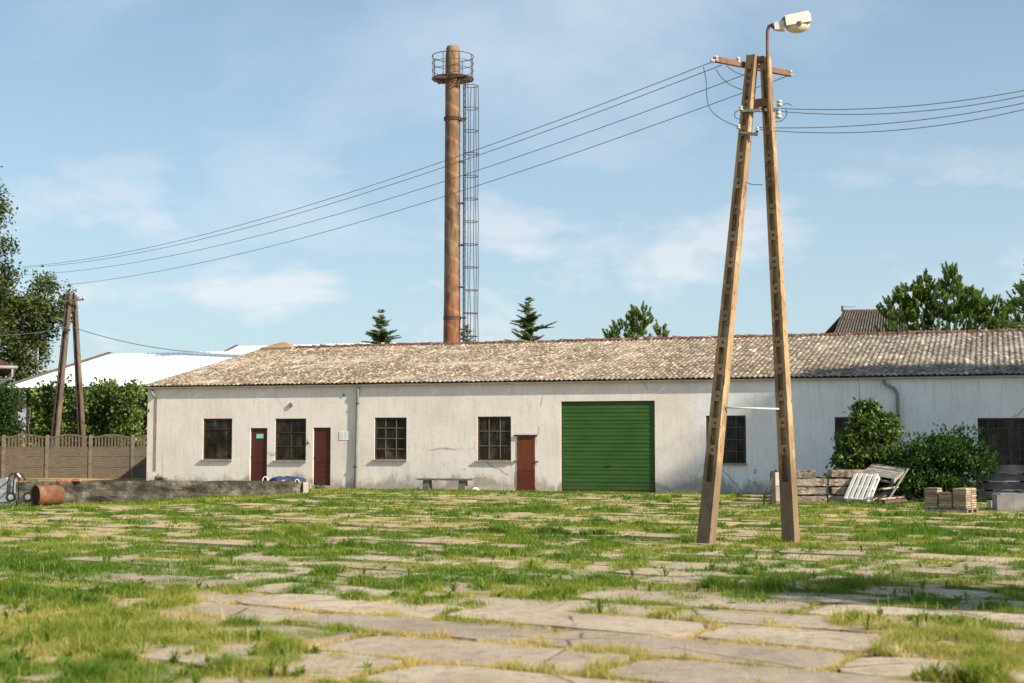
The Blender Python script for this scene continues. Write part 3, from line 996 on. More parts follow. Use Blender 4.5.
def pipe_run(pts, r, mat, clamps=()):
    mb = MB()
    mb.tube(pts, r, 10)
    o = mb.build('downpipe', mat, wh, smooth=True)
    if clamps:
        for c in clamps:
            m2 = MB()
            m2.tube([c - Vector((0, 0, .03)), c + Vector((0, 0, .03))], r * 1.35, 10)
            m2.build('pipe_clamp', 'steel_dark', o)


s = sz(358.5, 440)[0]
pipe_run([wp(s, EAVE_Z - 0.18, OVER - 0.03), wp(s, EAVE_Z - 0.3, 0.10), wp(s - 0.02, EAVE_Z - 0.5, 0.06), wp(s - 0.05, 1.6, 0.055), wp(s - 0.10, -0.1, 0.06)], 0.048, 'pipe',
         [wp(s - 0.025, 3.0, 0.06), wp(s - 0.09, 0.75, 0.06)])
s = sz(898, 410)[0]
s2 = sz(884, 385)[0]
pipe_run([wp(s2, EAVE_Z - 0.17, OVER - 0.03), wp(s2 + 0.05, EAVE_Z - 0.27, 0.14), wp(s - 0.1, EAVE_Z - 0.42, 0.09), wp(s, EAVE_Z - 0.6, 0.08), wp(s, 0.0, 0.08)], 0.055, 'pipe', [wp(s, 2.2, 0.08)])
s = sz(155.5, 440)[0]
pipe_run([wp(s - 0.16, EAVE_Z - 0.17, OVER - 0.03), wp(s - 0.1, EAVE_Z - 0.3, 0.12), wp(s, EAVE_Z - 0.42, 0.06)], 0.05, 'pipe')
mb = MB()
wbox(mb, s - 0.045, s + 0.045, 0.55, EAVE_Z - 0.45, 0.002, 0.018)
mb.build('pipe_chase', 'stainpipe', wh)
# small fittings
mb = MB()
s, z = sz(291, 405)
mb.lathe(wp(s, z, 0.0), -NB, [(0, .085), (.05, .085), (.06, .075), (.055, .06), (.02, .055)], 16)
mb.build('round_vent', 'pipe', wh, smooth=False)
mb = MB()
for (px, py, w) in ((149, 410.5, 0.05), (344, 395, 0.04), (308, 443, 0.04)):
    mb = MB()
    s, z = sz(px, py)
    wbox(mb, s - w / 2, s + w / 2, z - w, z + w, 0.002, 0.04)
    mb.build('wall_bracket', 'steel_dark', wh)


def make_window(s0, s1, z0, z1, cols, rows, fm, bm, curtain):
    rec = -0.03
    mb = MB()
    fw = 0.055
    wbox(mb, s0 + .003, s0 + fw, z0 + .003, z1 - .003, rec - 0.06, rec)
    wbox(mb, s1 - fw, s1 - .003, z0 + .003, z1 - .003, rec - 0.06, rec)
    wbox(mb, s0 + fw, s1 - fw, z1 - fw, z1 - .003, rec - 0.06, rec - .003)
    wbox(mb, s0 + fw, s1 - fw, z0 + .003, z0 + fw, rec - 0.06, rec - .003)
    fr = mb.build('window', fm, wh)
    mb = MB()
    bw = 0.03
    for i in range(1, cols):
        s = s0 + (s1 - s0) * i / cols
        wbox(mb, s - bw / 2, s + bw / 2, z0 + fw, z1 - fw, rec - 0.045, rec - 0.012)
    hs = [i / rows for i in range(1, rows)] if not (cols == 1) else [0.74]
    for f in hs:
        z = z0 + (z1 - z0) * f
        wbox(mb, s0 + fw, s1 - fw, z - bw / 2, z + bw / 2, rec - 0.042, rec - 0.009)
    if mb.v:
        mb.build('glazing_bars', bm, fr)
    mb = MB()
    wbox(mb, s0 + fw - .01, s1 - fw + .01, z0 + fw - .01, z1 - fw + .01, rec - 0.038, rec - 0.032)
    mb.build('pane', 'glass', fr)
    mb = MB()
    wbox(mb, s0 - 0.07, s1 + 0.03, z0 - 0.055, z0 - 0.003, 0.003, 0.07)
    mb.build('sill', 'sill', fr)
    if curtain:
        spans = {'part': [(0.45, 0.62), (0.80, 0.95)], 'side': [(0.05, 0.40)], 'full': [(0.28, 0.98), (0.05, 0.2)], 'grey': [(0.42, 0.60), (0.68, 0.84)]}[curtain]
        for (f0, f1) in spans:
            mb = MB()
            k = 14
            vs_ = []
            zt = z1 - 0.08
            zl = z0 + (0.35 * (z1 - z0) if curtain in ('part',) else 0.05)
            for q in range(k + 1):
                s = s0 + (s1 - s0) * (f0 + (f1 - f0) * q / k)
                o = rec - 0.12 - 0.025 * math.sin(q * 2.1)
                vs_ += [wp(s, zl, o), wp(s, zt, o)]
            mb.add(vs_, [(2 * q, 2 * q + 2, 2 * q + 3, 2 * q + 1) for q in range(k)])
            mb.build('curtain', 'curtain', fr)


for w in wins:
    make_window(*w)


def plank_door(o, mat, rec, grooves, name='door'):
    s0, s1, z0, z1 = o
    mb = MB()
    zs_ = [z0 - 0.1] + [z0 + (z1 - z0) * g for g in grooves] + [z1 - 0.004]
    for a, b in zip(zs_[:-1], zs_[1:]):
        wbox(mb, s0 + .003, s1 - .003, a + 0.006, b - 0.006, rec - .05, rec)
    wbox(mb, s0 + .01, s1 - .01, z0 - .1, z1 - .01, rec - .06, rec - .012)
    return mb.build(name, mat, wh)


da = plank_door(door_a, 'door_brown', -0.055, [0.18, 0.36])
db = plank_door(door_b, 'door_brown', -0.055, [0.16, 0.24, 0.32, 0.40])
for d, o in ((da, door_a), (db, door_b)):
    mb = MB()
    sx_, zx = o[0] + (o[1] - o[0]) * 0.1, o[2] + (o[3] - o[2]) * 0.5
    mb.bar(wp(sx_, zx, -0.02), wp(sx_ + 0.1, zx, -0.02), 0.02)
    mb.bar(wp(sx_, zx, -0.054), wp(sx_, zx, -0.03), 0.02)
    mb.build('handle', 'steel_dark', d)
# green notice on the first door
mb = MB()
a, zt = sz(255.5, 433.8)
b, zb = sz(263, 438.5)
wbox(mb, a, b, zb, zt, -0.053, -0.047)
nt = mb.build('door_notice', 'sign_green', None, origin=wp(a, zb, -0.07))
tag(nt, 'small green notice fixed high on the left brown door', 'notice')
mb = MB()
for f0, f1, w in ((0.66, 0.8, 0.8), (0.42, 0.52, 0.6), (0.2, 0.3, 0.7)):
    wbox(mb, a + (b - a) * 0.1, a + (b - a) * (0.1 + w), zb + (zt - zb) * f0, zb + (zt - zb) * f1, -0.047, -0.045)
mb.build('print', 'sign_pale', nt)
# red door
s0, s1, z0, z1 = door_c
mb = MB()
k = 6
zm = z0 + (z1 - z0) * 0.365
for q in range(k):
    a = s0 + 0.01 + (s1 - s0 - 0.02) * q / k
    b = s0 + 0.01 + (s1 - s0 - 0.02) * (q + 1) / k
    wbox(mb, a + .002, b - .002, zm + 0.012, z1 - .005, -0.045, 0.02)
wbox(mb, s0 + .01, s1 - .01, z0, z1 - .01, -0.049, 0.012)
dc = mb.build('door', 'door_red', wh)
dc['label'] = 'narrow faded red plank door with iron bars'
mb = MB()
wbox(mb, s0 + .008, s1 - .008, z0 - .05, zm, 0.013, 0.03)
mb.build('kickboard', 'door_red_low', dc)
mb = MB()
wbox(mb, s0 - 0.09, s1 + 0.09, z1 - 0.005, z1 + 0.045, 0.003, 0.07)
mb.build('lintel_bar', 'frame', dc)
mb = MB()
zb_ = sz(526, 461.5)[1]
wbox(mb, s0 - 0.12, s0 - 0.003, zb_ - 0.02, zb_ + 0.02, 0.003, 0.05)
mb.build('bar_holder', 'steel_rust', dc)
mb = MB()
wbox(mb, s1 + 0.003, s1 + 0.12, zb_ - 0.02, zb_ + 0.02, 0.003, 0.05)
mb.build('bar_holder', 'steel_rust', dc)
# green roller gate
s0, s1, z0, z1 = gate_o
s0 += 0.0
mb = MB()
rows = 24
for q in range(rows):
    a = z0 + (z1 - z0) * q / rows
    b = z0 + (z1 - z0) * (q + 1) / rows
    gap = 0.016 if q % 6 == 0 else 0.007
    dep = -0.06 + (0.003 if q % 2 else 0)
    mb.hexa([wp(s0 + .03, a + gap, dep + .010), wp(s1 - .03, a + gap, dep + .010), wp(s1 - .03, a + gap, dep - .03), wp(s0 + .03, a + gap, dep - .03),
             wp(s0 + .03, b, dep), wp(s1 - .03, b, dep), wp(s1 - .03, b, dep - .03), wp(s0 + .03, b, dep - .03)])
wbox(mb, s0 + .035, s1 - .035, z0 - .05, z1 - .02, -0.15, -0.095)
gt = mb.build('gate', 'green', wh)
gt['label'] = 'wide green ribbed roller gate'
mb = MB()
wbox(mb, s0 + .003, s0 + .03, z0, z1 - .004, -0.11, -0.035)
wbox(mb, s1 - .03, s1 - .003, z0, z1 - .004, -0.11, -0.035)
wbox(mb, s0 + .03, s1 - .03, z1 - .05, z1 - .003, -0.11, -0.038)
mb.build('gate_frame', 'frame_dark', gt)
mb = MB()
zx = z0 + 0.95
wbox(mb, (s0 + s1) / 2 - .02, (s0 + s1) / 2 + .12, zx - .015, zx + .015, -0.046, -0.02)
mb.build('handle', 'steel_dark', gt)
# papers on the wall
a, zt = sz(339.5, 431.5)
b, zb = sz(350.5, 440)
mb = MB()
wbox(mb, a, b, zb, zt, 0.003, 0.014)
nt = mb.build('wall_notice', 'paper', None, origin=wp(a, zb, 0.003))
tag(nt, 'white printed notice board on the wall beside the grey downpipe', 'notice')
mb = MB()
for i in range(6):
    f = 0.12 + 0.14 * i
    for (g0, g1) in ((0.07, 0.30 + 0.1 * random.random()), (0.45, 0.62 + 0.1 * random.random()), (0.76, 0.94)):
        wbox(mb, a + (b - a) * g0, a + (b - a) * g1, zb + (zt - zb) * f, zb + (zt - zb) * (f + 0.05), 0.014, 0.016)
mb.build('print', 'ink', nt)

# ------------------------------------------------------------------ terrace and retaining wall
TZ = 0.05
q0 = Vector((RWL.x - 9, RWL.y + 0.1, 0))
pts = [q0, Vector((RWL.x, RWL.y + 0.15, 0)), Vector((RWR.x - 0.02, RWR.y + 0.15, 0)), wp(sz(309, 480)[0], 0, 0.02), wp(S_L - 0.02, 0, 0.02), wp(S_L - 0.02, 0, -16), Vector((-30, 70, 0))]
mb = MB()
TZS = (-0.1, 0.0, 0.16, 0.12, 0.0, -0.45, -0.45)
vt = [Vector((p.x, p.y, z)) for p, z in zip(pts, TZS)]
vb = [Vector((p.x, p.y, -0.7)) for p in pts]
n = len(pts)
mb.add(vt + vb, [(0, 1, 4), (1, 2, 4), (2, 3, 4), (0, 4, 5), (0, 5, 6)] + [(k, n + k, n + (k + 1) % n, (k + 1) % n) for k in range(n)])
structure(mb.build('terrace', 'ground'))

mb = MB()
d = (RWR - RWL)
d.z = 0
L = d.length
d.normalize()
nb = Vector((-d.y, d.x, 0))
if nb.y < 0:
    nb = -nb
segs = 44
rows = 7
zt0 = RWL.z
base = [Vector((RWL.x, RWL.y, 0)) - d * 1.3, L + 1.3]
for i in range(segs + 1):
    x = base[0] + d * (base[1] * i / segs)
    for k in range(rows + 1):
        z = -0.75 + (zt0 + 0.75) * k / rows
        o = (vnoise(np.array([i * .7]), np.array([k * .9]), 4)[0] - .5) * 0.07
        if k == rows:
            z += (vnoise(np.array([i * .6]), np.array([1.0]), 8)[0] - .5) * 0.05
            o *= .5
        if k == rows - 2:
            o += 0.03
        mb.v.append(x + nb * o + Vector((0, 0, z)))
for i in range(segs):
    for k in range(rows):
        a = i * (rows + 1) + k
        mb.f.append((a, a + rows + 1, a + rows + 2, a + 1))
o = len(mb.v)
for i in range(segs + 1):
    t_ = mb.v[i * (rows + 1) + rows]
    mb.v.append(t_ + nb * 0.32)
    mb.v.append(t_ + nb * 0.32 + Vector((0, 0, -1.0)))
for i in range(segs):
    a = i * (rows + 1) + rows
    b = (i + 1) * (rows + 1) + rows
    mb.f.append((a, b, o + 2 * i + 2, o + 2 * i))
    mb.f.append((o + 2 * i, o + 2 * i + 2, o + 2 * i + 3, o + 2 * i + 1))
e = segs * (rows + 1)
mb.f.append(tuple(e + k for k in range(rows + 1)) + (o + 2 * segs, o + 2 * segs + 1))
mb.f.append(tuple(k for k in range(rows, -1, -1)) + (o + 1, o))
rw = mb.build('retaining_wall', 'moss_conc', None, origin=(RWL.x, RWL.y, -0.4))
tag(rw, 'low mossy concrete retaining wall holding the terrace beside the brown doors', 'wall')
mb = MB()
ec = Vector((RWR.x, RWR.y, 0)) + d * 0.09 + nb * 0.13
mb.box(ec + Vector((0, 0, -0.2)), d * 0.085, nb * 0.21, Vector((0, 0, 0.48)))
mb.build('lit_end_cap', 'pale_conc', rw)  # paler than the wall: sunlight on its end face put into the colour

# ------------------------------------------------------------------ things on the terrace wall
bk = MB()
bk.abox((0, 0, 0.035), 0.25, 0.12, 0.07)
bk.abox((0, 0, 0.071), 0.23, 0.10, 0.004)
brick0 = bk.build('brick', 'brick')
names = ['left end', 'middle', 'right end']
for i in range(3):
    p = P(59.5 + i * 8.3, 482, 46.15)
    b = brick0 if i == 0 else brick0.copy()
    if i:
        COL.objects.link(b)
    b.location = (p.x, p.y + 0.06 * (i % 2) + 0.1, zt0 + 0.018)
    b.rotation_euler = (0, 0, R((-8, 6, -14)[i]))
    tag(b, f'orange brick at the {names[i]} of the short row on the mossy wall', 'brick', 'orange bricks lying on the retaining wall')


def lump(name, c, rx, ry, rz, mat, label, cat, seed, rough=0.25, group=None, flat=0.0, nu=18, nv=9):
    mb = MB()
    rr = random.Random(seed)
    ph = [rr.uniform(0, 6.28) for _ in range(8)]
    for i in range(nv + 1):
        th = math.pi / 2 * i / nv
        for k in range(nu):
            a = 2 * math.pi * k / nu
            w = 1 + rough * (math.sin(3 * a + ph[0] + th) * 0.5 + math.sin(5 * a + ph[1]) * 0.35 + math.sin(7 * a + 4 * th + ph[2]) * 0.25)
            hz = math.sin(th) * (1 + rough * 0.9 * math.sin(4 * a + ph[3]) * math.cos(th))
            mb.v.append(Vector(c) + Vector((math.cos(a) * math.cos(th) * rx * w, math.sin(a) * math.cos(th) * ry * w, hz * rz)))
    for i in range(nv):
        for k in range(nu):
            mb.f.append((i * nu + k, i * nu + (k + 1) % nu, (i + 1) * nu + (k + 1) % nu, (i + 1) * nu + k))
    mb.f.append(tuple(range(nu - 1, -1, -1)))
    o = mb.build(name, mat, None, origin=c, smooth=True)
    tag(o, label, cat, group)
    return o


p = P(283, 483, 48.1)
lump('tarp', (p.x, p.y + 0.1, RWR.z - 0.02), 0.52, 0.16, 0.19, 'tarp', 'crumpled dark blue tarpaulin heaped on the end of the mossy wall', 'tarpaulin', 3, 0.75)
mb = MB()
c = P(265, 483, 47.95)
pts = []
for k in range(13):
    a = math.pi * k / 12
    pts.append(c + Vector((-0.09 * math.cos(a) * (1 + .2 * (k > 6)), 0.02 * k / 12, 0.02 + 0.19 * math.sin(a))))
mb.tube(pts, 0.017, 8)
tag(mb.build('hose', 'plastic_white', None, origin=c, smooth=True), 'short white hose bent into a hoop left of the blue tarpaulin', 'hose', 'white hose pieces by the tarpaulin')
mb = MB()
for i, px in enumerate((283.5, 297)):
    mb = MB()
    c = P(px, 483, 47.93)
    pts = [c + Vector((-0.07 * math.cos(math.pi * k / 10), 0, 0.01 + (0.08 if i == 0 else 0.11) * math.sin(math.pi * k / 10))) for k in range(11)]
    mb.tube(pts, 0.014, 8)
    tag(mb.build('hose', 'plastic_white', None, origin=c, smooth=True), ('small white hose loop in front of the middle of the blue tarpaulin', 'small white hose loop at the right end of the blue tarpaulin')[i],
        'hose', 'white hose pieces by the tarpaulin')
p = P(175, 482, 50)
lump('stone', (p.x, p.y, TZ), 0.17, 0.12, 0.17, 'pale_conc', 'pale stone on the terrace between the weeds and the first window', 'stone', 9, 0.3)
p = wallpt(476, 487, 0.45)
lump('stone', (p.x, p.y, ghf(p.x, p.y)), 0.13, 0.1, 0.13, 'plastic_white', 'small white stone in the grass at the right end of the bench', 'stone', 12, 0.3)

# bench
c = wallpt(446, 489, 0.55)
bn = thing('bench', 'low grey plank bench on two stone blocks against the white wall', 'bench', (c.x, c.y, ghf(c.x, c.y)))
zg = ghf(c.x, c.y)
zs_ = P(446, 478.5, c.y).z
l = (wallpt(473, 480, .55) - wallpt(418, 480, .55)).length
mb = MB()
mb.box((c.x, c.y, zs_ - 0.03), UR * l / 2, NB * 0.19, Vector((0, 0, 0.03)))
mb.build('seat', 'bench', bn)
for f in (-0.34, 0.31):
    mb = MB()
    q = Vector((c.x, c.y, 0)) + UR * (l * f)
    mb.hexa([q + UR * (sx * w) + NB * (sy * .15) + Vector((0, 0, z)) for z, w in ((zg - .1, .13), (zs_ - .062, .105)) for sx, sy in ((-1, -1), (1, -1), (1, 1), (-1, 1))])
    mb.build('leg', 'bench', bn)

# ------------------------------------------------------------------ barrel, cart and container at far left
bc = P(48, 494, 44.3)
zg = ghf(bc.x, bc.y)
rad = 0.31
ax = Vector((0.70, 0.71, 0)).normalized()
c0 = Vector((bc.x, bc.y, zg + rad + 0.06))
br = thing('barrel', 'rusty steel barrel lying on its side in the grass by the mossy wall', 'barrel', (bc.x, bc.y, zg))
mb = MB()
prof = [(-0.42, rad - 0.005), (-0.415, rad + 0.008), (-0.395, rad + .008), (-0.39, rad), (-0.14, rad), (-0.125, rad + .014), (-0.11, rad), (0.13, rad), (0.145, rad + .014), (0.16, rad), (0.38, rad - .01), (0.42, rad - .02)]
pts = [c0 + ax * a for a, _ in prof]
mb.tube(pts, [b for _, b in prof], 28, cap=False)
mb.build('body', 'barrel', br, smooth=True)
mb = MB()
mb.tube([c0 - ax * 0.36, c0 - ax * 0.34], rad - 0.012, 24)
mb.build('lid', 'barrel_in', br)
mb = MB()
mb.tube([c0 + ax * 0.395, c0 + ax * 0.412], rad - 0.022, 24)
mb.build('lid', 'barrel_in', br)

cc = P(16, 498, 44.8)
zg = ghf(cc.x, cc.y)
ct = thing('hand_cart', 'green tubular hand cart with looped handle beside the rusty barrel', 'cart', (cc.x, cc.y, zg))
mb = MB()
K = 44.8 / 1422
T = lambda px, py, dy=0.0: P(px, py, 44.8 + dy)
for dy in (0.0, 0.5):
    mb.tube([T(18.5, 500, dy), T(18.5, 480, dy), T(37, 480, dy), T(39, 500, dy)], 0.02, 8)
    mb.tube([T(18.5, 489, dy), T(38, 490, dy)], 0.016, 8)
    mb.tube([T(24, 480, dy), T(24, 498, dy)], 0.012, 6)
    mb.tube([T(31, 480, dy), T(31, 498, dy)], 0.012, 6)
for px in (18.5, 37):
    mb.tube([T(px, 480, 0), T(px, 480, .5)], 0.018, 8)
    mb.tube([T(px, 490, 0), T(px, 490, .5)], 0.018, 8)
mb.build('frame', 'cartgreen', ct, smooth=True)
mb = MB()
hp = [T(7, 500), T(8, 482), T(9.5, 476), T(12, 473.5), T(15, 474), T(18, 477), T(20, 480.5)]
mb.tube(hp, 0.024, 8)
mb.tube([q + Vector((0, .5, 0)) for q in hp], 0.024, 8)
mb.tube([hp[3], hp[3] + Vector((0, .5, 0))], 0.024, 8)
mb.build('handle', 'rubber', ct, smooth=True)
for px, py in ((11, 497), (28, 497)):
    mb = MB()
    q = T(px, py, -0.04)
    mb.lathe(q + Vector((0, -0.03, 0)), (0, 1, 0), [(0, .10), (0.0, .16), (0.06, .16), (0.06, .1)], 18)
    w = mb.build('wheel', 'rubber', ct)
    mb = MB()
    mb.lathe(q + Vector((0, -0.04, 0)), (0, 1, 0), [(0, .035), (0.004, .085), (0.07, .085), (0.075, .035)], 14)
    mb.build('hub', 'plastic_grey', w)
mb = MB()
mb.bar(T(17.5, 473.5, -.05), T(20.5, 477, -.05), 0.05)
mb.build('grip', 'plastic_white', ct)
q = P(9.5, 500, 45.6)
mb = MB()
wz = zg + 0.72
zt_ = P(9, 479, 45.6).z
mb.box((q.x - .08, q.y, (zg + zt_) / 2), (0.2, 0, 0), (0, 0.2, 0), (0, 0, (zt_ - zg) / 2))
mb.lathe((q.x - .1, q.y, zt_), (0, 0, 1), [(0, .07), (0.05, .07), (.055, .04)], 14)
mb.box((q.x, q.y - .203, (zg + zt_) / 2), (0.2, 0, 0), (0, 0.006, 0), (0, 0, .012))
mb.box((q.x, q.y - .203, (zg + zt_) / 2 + .15), (0.2, 0, 0), (0, 0.006, 0), (0, 0, .012))
tag(mb.build('container', 'plastic_grey', None, origin=(q.x, q.y, zg)), 'grey plastic water container standing behind the green hand cart', 'container')

# ------------------------------------------------------------------ concrete panel fence
FY = 66.0
px_posts = [-39, 4, 47.5, 91, 133, 175, 217]
post_x = [P(p, 440, FY).x for p in px_posts]
fx0 = post_x[0]
fn = thing('fence', 'brown concrete panel fence with arched picket tops beside the warehouse', 'fence', (fx0, FY, 0))
FTOP = P(90, 436, FY).z
for x in post_x:
    mb = MB()
    mb.abox((x, FY, FTOP / 2 - .1), 0.15, 0.15, FTOP + .2)
    mb.hexa([Vector((x + sx * w, FY + sy * w, z)) for z, w in ((FTOP + .001, .085), (FTOP + .05, .03)) for sx, sy in ((-1, -1), (1, -1), (1, 1), (-1, 1))])
    mb.build('post', 'fencepost', fn)
for xa, xb in zip(post_x[:-1], post_x[1:]):
    a, b = xa + 0.076, xb - 0.076
    mid = FTOP - 0.56
    mb = MB()
    for k, (z0, z1) in enumerate(((-.2, 0.44), (0.45, 0.93), (0.94, mid))):
        mb.abox(((a + b) / 2, FY, (z0 + z1) / 2), b - a, 0.07, z1 - z0)
    pan = mb.build('panel', 'fence', fn)
    mb = MB()
    mb.abox(((a + b) / 2, FY, mid + .035), b - a, 0.08, 0.06)
    npk = 12
    prev = None
    for k in range(npk + 1):
        f = k / npk
        x = a + (b - a) * f
        zt = FTOP - 0.10 + 0.13 * math.sin(math.pi * f) ** 2
        if prev is not None:
            mb.hexa([Vector((prev[0], FY - .04, prev[1])), Vector((x, FY - .04, zt)), Vector((x, FY + .04, zt)), Vector((prev[0], FY + .04, prev[1])),
                     Vector((prev[0], FY - .04, prev[1] + .07)), Vector((x, FY - .04, zt + .07)), Vector((x, FY + .04, zt + .07)), Vector((prev[0], FY + .04, prev[1] + .07))])
        if 0 < k < npk:
            mb.hexa([Vector((x + sx * .032, FY + sy * .03, z)) for z in (mid + .065, zt - .002) for sx, sy in ((-1, -1), (1, -1), (1, 1), (-1, 1))])
        prev = (x, zt)
    mb.build('picket_top', 'fence', fn)

# ------------------------------------------------------------------ chimney
CY = 72.0
kx = CY / 1422.2
cb = P(451.7, 440, CY)
ch = thing('chimney', 'tall rusty steel chimney with railed platform and caged ladder', 'chimney', (cb.x, CY, 0))
ztop = P(451, 46.5, CY).z
mb = MB()
prof = [(0, .47), (6.0, .45), (9.0, .415), (ztop - 1.4, .385), (ztop - 0.5, .375), (ztop - .12, .34), (ztop, .30)]
mb.tube([Vector((cb.x, CY, a)) for a, _ in prof], [b for _, b in prof], 28)
mb.build('stack', 'chimney', ch, smooth=True)
for py in (119, 318):
    mb = MB()
    z = P(451, py, CY).z
    for dz in (-.05, .05):
        mb.tube([Vector((cb.x, CY, z + dz - .03)), Vector((cb.x, CY, z + dz + .03))], 0.455, 24)
    mb.bar(Vector((cb.x + .4, CY - .1, z)), Vector((cb.x + .72, CY - .1, z)), .08)
    mb.build('clamp_band', 'rail', ch)
zp = P(451, 79, CY).z
RP = 21 * kx
pl_c = Vector((cb.x, CY, zp))
mb = MB()
for rr_, w_ in ((RP, .03), (RP * .86, .018), (RP * .72, .018), (RP * .58, .018), (.44, .025)):
    mb.ring(pl_c, rr_, w_)
for k in range(30):
    a = 2 * math.pi * k / 30
    dv = Vector((math.cos(a), math.sin(a), 0))
    mb.bar(pl_c + dv * .43, pl_c + dv * RP, .022, .04)
for k in range(6):
    a = 2 * math.pi * k / 6 + .3
    dv = Vector((math.cos(a), math.sin(a), 0))
    mb.bar(pl_c + dv * .4 + Vector((0, 0, -.07)), pl_c + dv * RP + Vector((0, 0, -.05)), .06, .08)
plat = mb.build('platform', 'rail', ch)
mb = MB()
zr = P(451, 56.5, CY).z - zp
for f in (0.36, 0.68, 1.0):
    mb.ring(pl_c + Vector((0, 0, zr * f)), RP, .022 if f == 1 else .016)
for k in range(8):
    a = 2 * math.pi * k / 8 + 0.35
    q = pl_c + Vector((math.cos(a) * RP, math.sin(a) * RP, 0))
    mb.tube([q, q + Vector((0, 0, zr))], .022, 6)
mb.build('railing', 'rail', plat)
# ladder and cage to the right of the stack
lx = P(464.5, 300, CY).x
ly = CY - 0.35
mb = MB()
z0l, z1l = 2.4, zp + 0.02
ctr = Vector((cb.x, CY, 0))
ld = Vector((math.cos(R(-9)), math.sin(R(-9)), 0))
lt = Vector((-ld.y, ld.x, 0))
lc = ctr + ld * 0.62
for sgn in (-1, 1):
    mb.tube([lc + lt * .22 * sgn + Vector((0, 0, z0l)), lc + lt * .22 * sgn + Vector((0, 0, z1l))], .032, 6)
z = z0l
while z < z1l:
    mb.tube([lc - lt * .22 + Vector((0, 0, z)), lc + lt * .22 + Vector((0, 0, z))], .018, 5)
    z += 0.32
lad = mb.build('ladder', 'cage', ch)
mb = MB()
z = z0l + 0.6
while z < z1l - .6:
    for sgn in (-1, 1):
        mb = MB()
        mb.bar(ctr + ld * .36 + lt * .2 * sgn + Vector((0, 0, z)), lc + lt * .2 * sgn + Vector((0, 0, z)), .05)
        mb.build('ladder_bracket', 'rail', lad)
    z += 2.15
mb = MB()
cage_pts = [(-.22, 0), (-.34, .25), (-.30, .55), (0, .72), (.30, .55), (.34, .25), (.22, 0)]
z = z0l + 2.2
zs_ = []
while z < z1l - .3:
    mb.tube([lc + lt * u + ld * w + Vector((0, 0, z)) for u, w in cage_pts], .021, 5)
    zs_.append(z)
    z += 1.17
for u, w in cage_pts[1:-1]:
    mb.tube([lc + lt * u + ld * (w + (random.uniform(-.02, .03))) + Vector((0, 0, z)) for z in zs_], .021, 5)
mb.build('safety_cage', 'cage', lad)

# ------------------------------------------------------------------ the big A-pole
PY = 24.0


def pole_leg(parent, base, top, w, n_, e1h, taper=0.66, rung=0.455, solid=1.0, name='leg', mat='pole'):
    base, top = Vector(base), Vector(top)
    t = (top - base)
    Lg = t.length
    t.normalize()
    e1 = (Vector(e1h) - t * t.dot(Vector(e1h))).normalized()
    e2 = e1.cross(t).normalized()
    mb = MB()

    def blk(u0, u1, v0, v1, a0, a1):
        c = []
        for a in (a0, a1):
            s = 1 - (1 - taper) * a / Lg
            for (u, v) in ((u0, v0), (u1, v0), (u1, v1), (u0, v1)):
                c.append(base + t * a + e1 * (u * w * s) + e2 * (v * n_ * s))
        mb.hexa(c)
    st = 9
    for q in range(st):       # split lengthwise: slightly uneven casting
        a0, a1 = Lg * q / st - (0.4 if q == 0 else 0), Lg * (q + 1) / st
        blk(-.5, -.24, -.5, .5, a0, a1)
        blk(.24, .5, -.5, .5, a0, a1)
    blk(-.24, .24, -.07, .07, solid - .02, Lg - .05)
    blk(-.24, .24, -.488, .488, -.4, solid)
    blk(-.24, .24, -.49, .49, Lg - .25, Lg - .004)
    a = solid + rung
    while a < Lg - .5:
        blk(-.24, .24, -.43, .43, a, a + 0.17)
        a += rung
    # bolt holes in the rungs
    nf = len(mb.f)
    a = solid + rung + .085
    while a < Lg - .4:
        s = 1 - (1 - taper) * a / Lg
        for sg in (-1, 1):
            q = base + t * a + e2 * (sg * .436 * n_ * s)
            mb.lathe(q - e2 * sg * .006, e2 * sg, [(0, .024), (.010, .024)], 8)
        a += rung
    o = mb.build(name, mat, parent)
    o.data.materials.append(M['soffit'])
    for p_ in o.data.polygons[nf:]:
        p_.material_index = 1
    return base, t, e1, e2, Lg


bL = G(706, 541.5, 0)
bR = G(791, 541.5, 0)
up = thing('utility_pole', 'tall two-legged concrete utility pole standing in the grass in front of the warehouse', 'utility pole', ((bL.x + bR.x) / 2, (bL.y + bR.y) / 2, 0))
tL = P(752.5, 55.5, PY)
tR = P(765.5, 57.5, PY + 0.02)
E1 = Vector((0.80, -0.60, 0))
pole_leg(up, bL, tL, 0.245, 0.215, E1)
pole_leg(up, bR, tR, 0.235, 0.20, E1)
# tie rod, spacer blocks
mb = MB()
mb.tube([P(724, 407.5, PY - .02), P(779, 409, PY - .02)], 0.016, 8)
mb.build('tie_rod', 'steel_pale', up, smooth=True)
mb = MB()
mb.box(P(759.5, 103.5, PY), E1 * 0.14, Vector((.6, .8, 0)) * .06, Vector((0, 0, 0.07)))
mb.build('spacer', 'steel_rust', up)
mb = MB()
mb.box(P(759.3, 60, PY), E1 * 0.10, Vector((.6, .8, 0)) * .05, Vector((0, 0, 0.05)))
mb.build('spacer', 'steel_rust', up)
# crossarm
ca, cbp = P(714.5, 59.3, PY - 0.25), P(791, 74.0, PY + 0.75)
mb = MB()
dv = (cbp - ca).normalized()
mb.bar(ca, cbp, 0.075, 0.09)
arm = mb.build('crossarm', 'steel_rust', up)


def insulator(c, axis, r=0.055, l=0.13, par=None):
    mb = MB()
    mb.lathe(c, axis, [(0, r * .75), (l * .15, r), (l * .35, r), (l * .42, r * .6), (l * .55, r * .6), (l * .62, r * .95), (l * .85, r * .9), (l, r * .45)], 14)
    mb.build('insulator', 'porcelain', par or up, smooth=True)


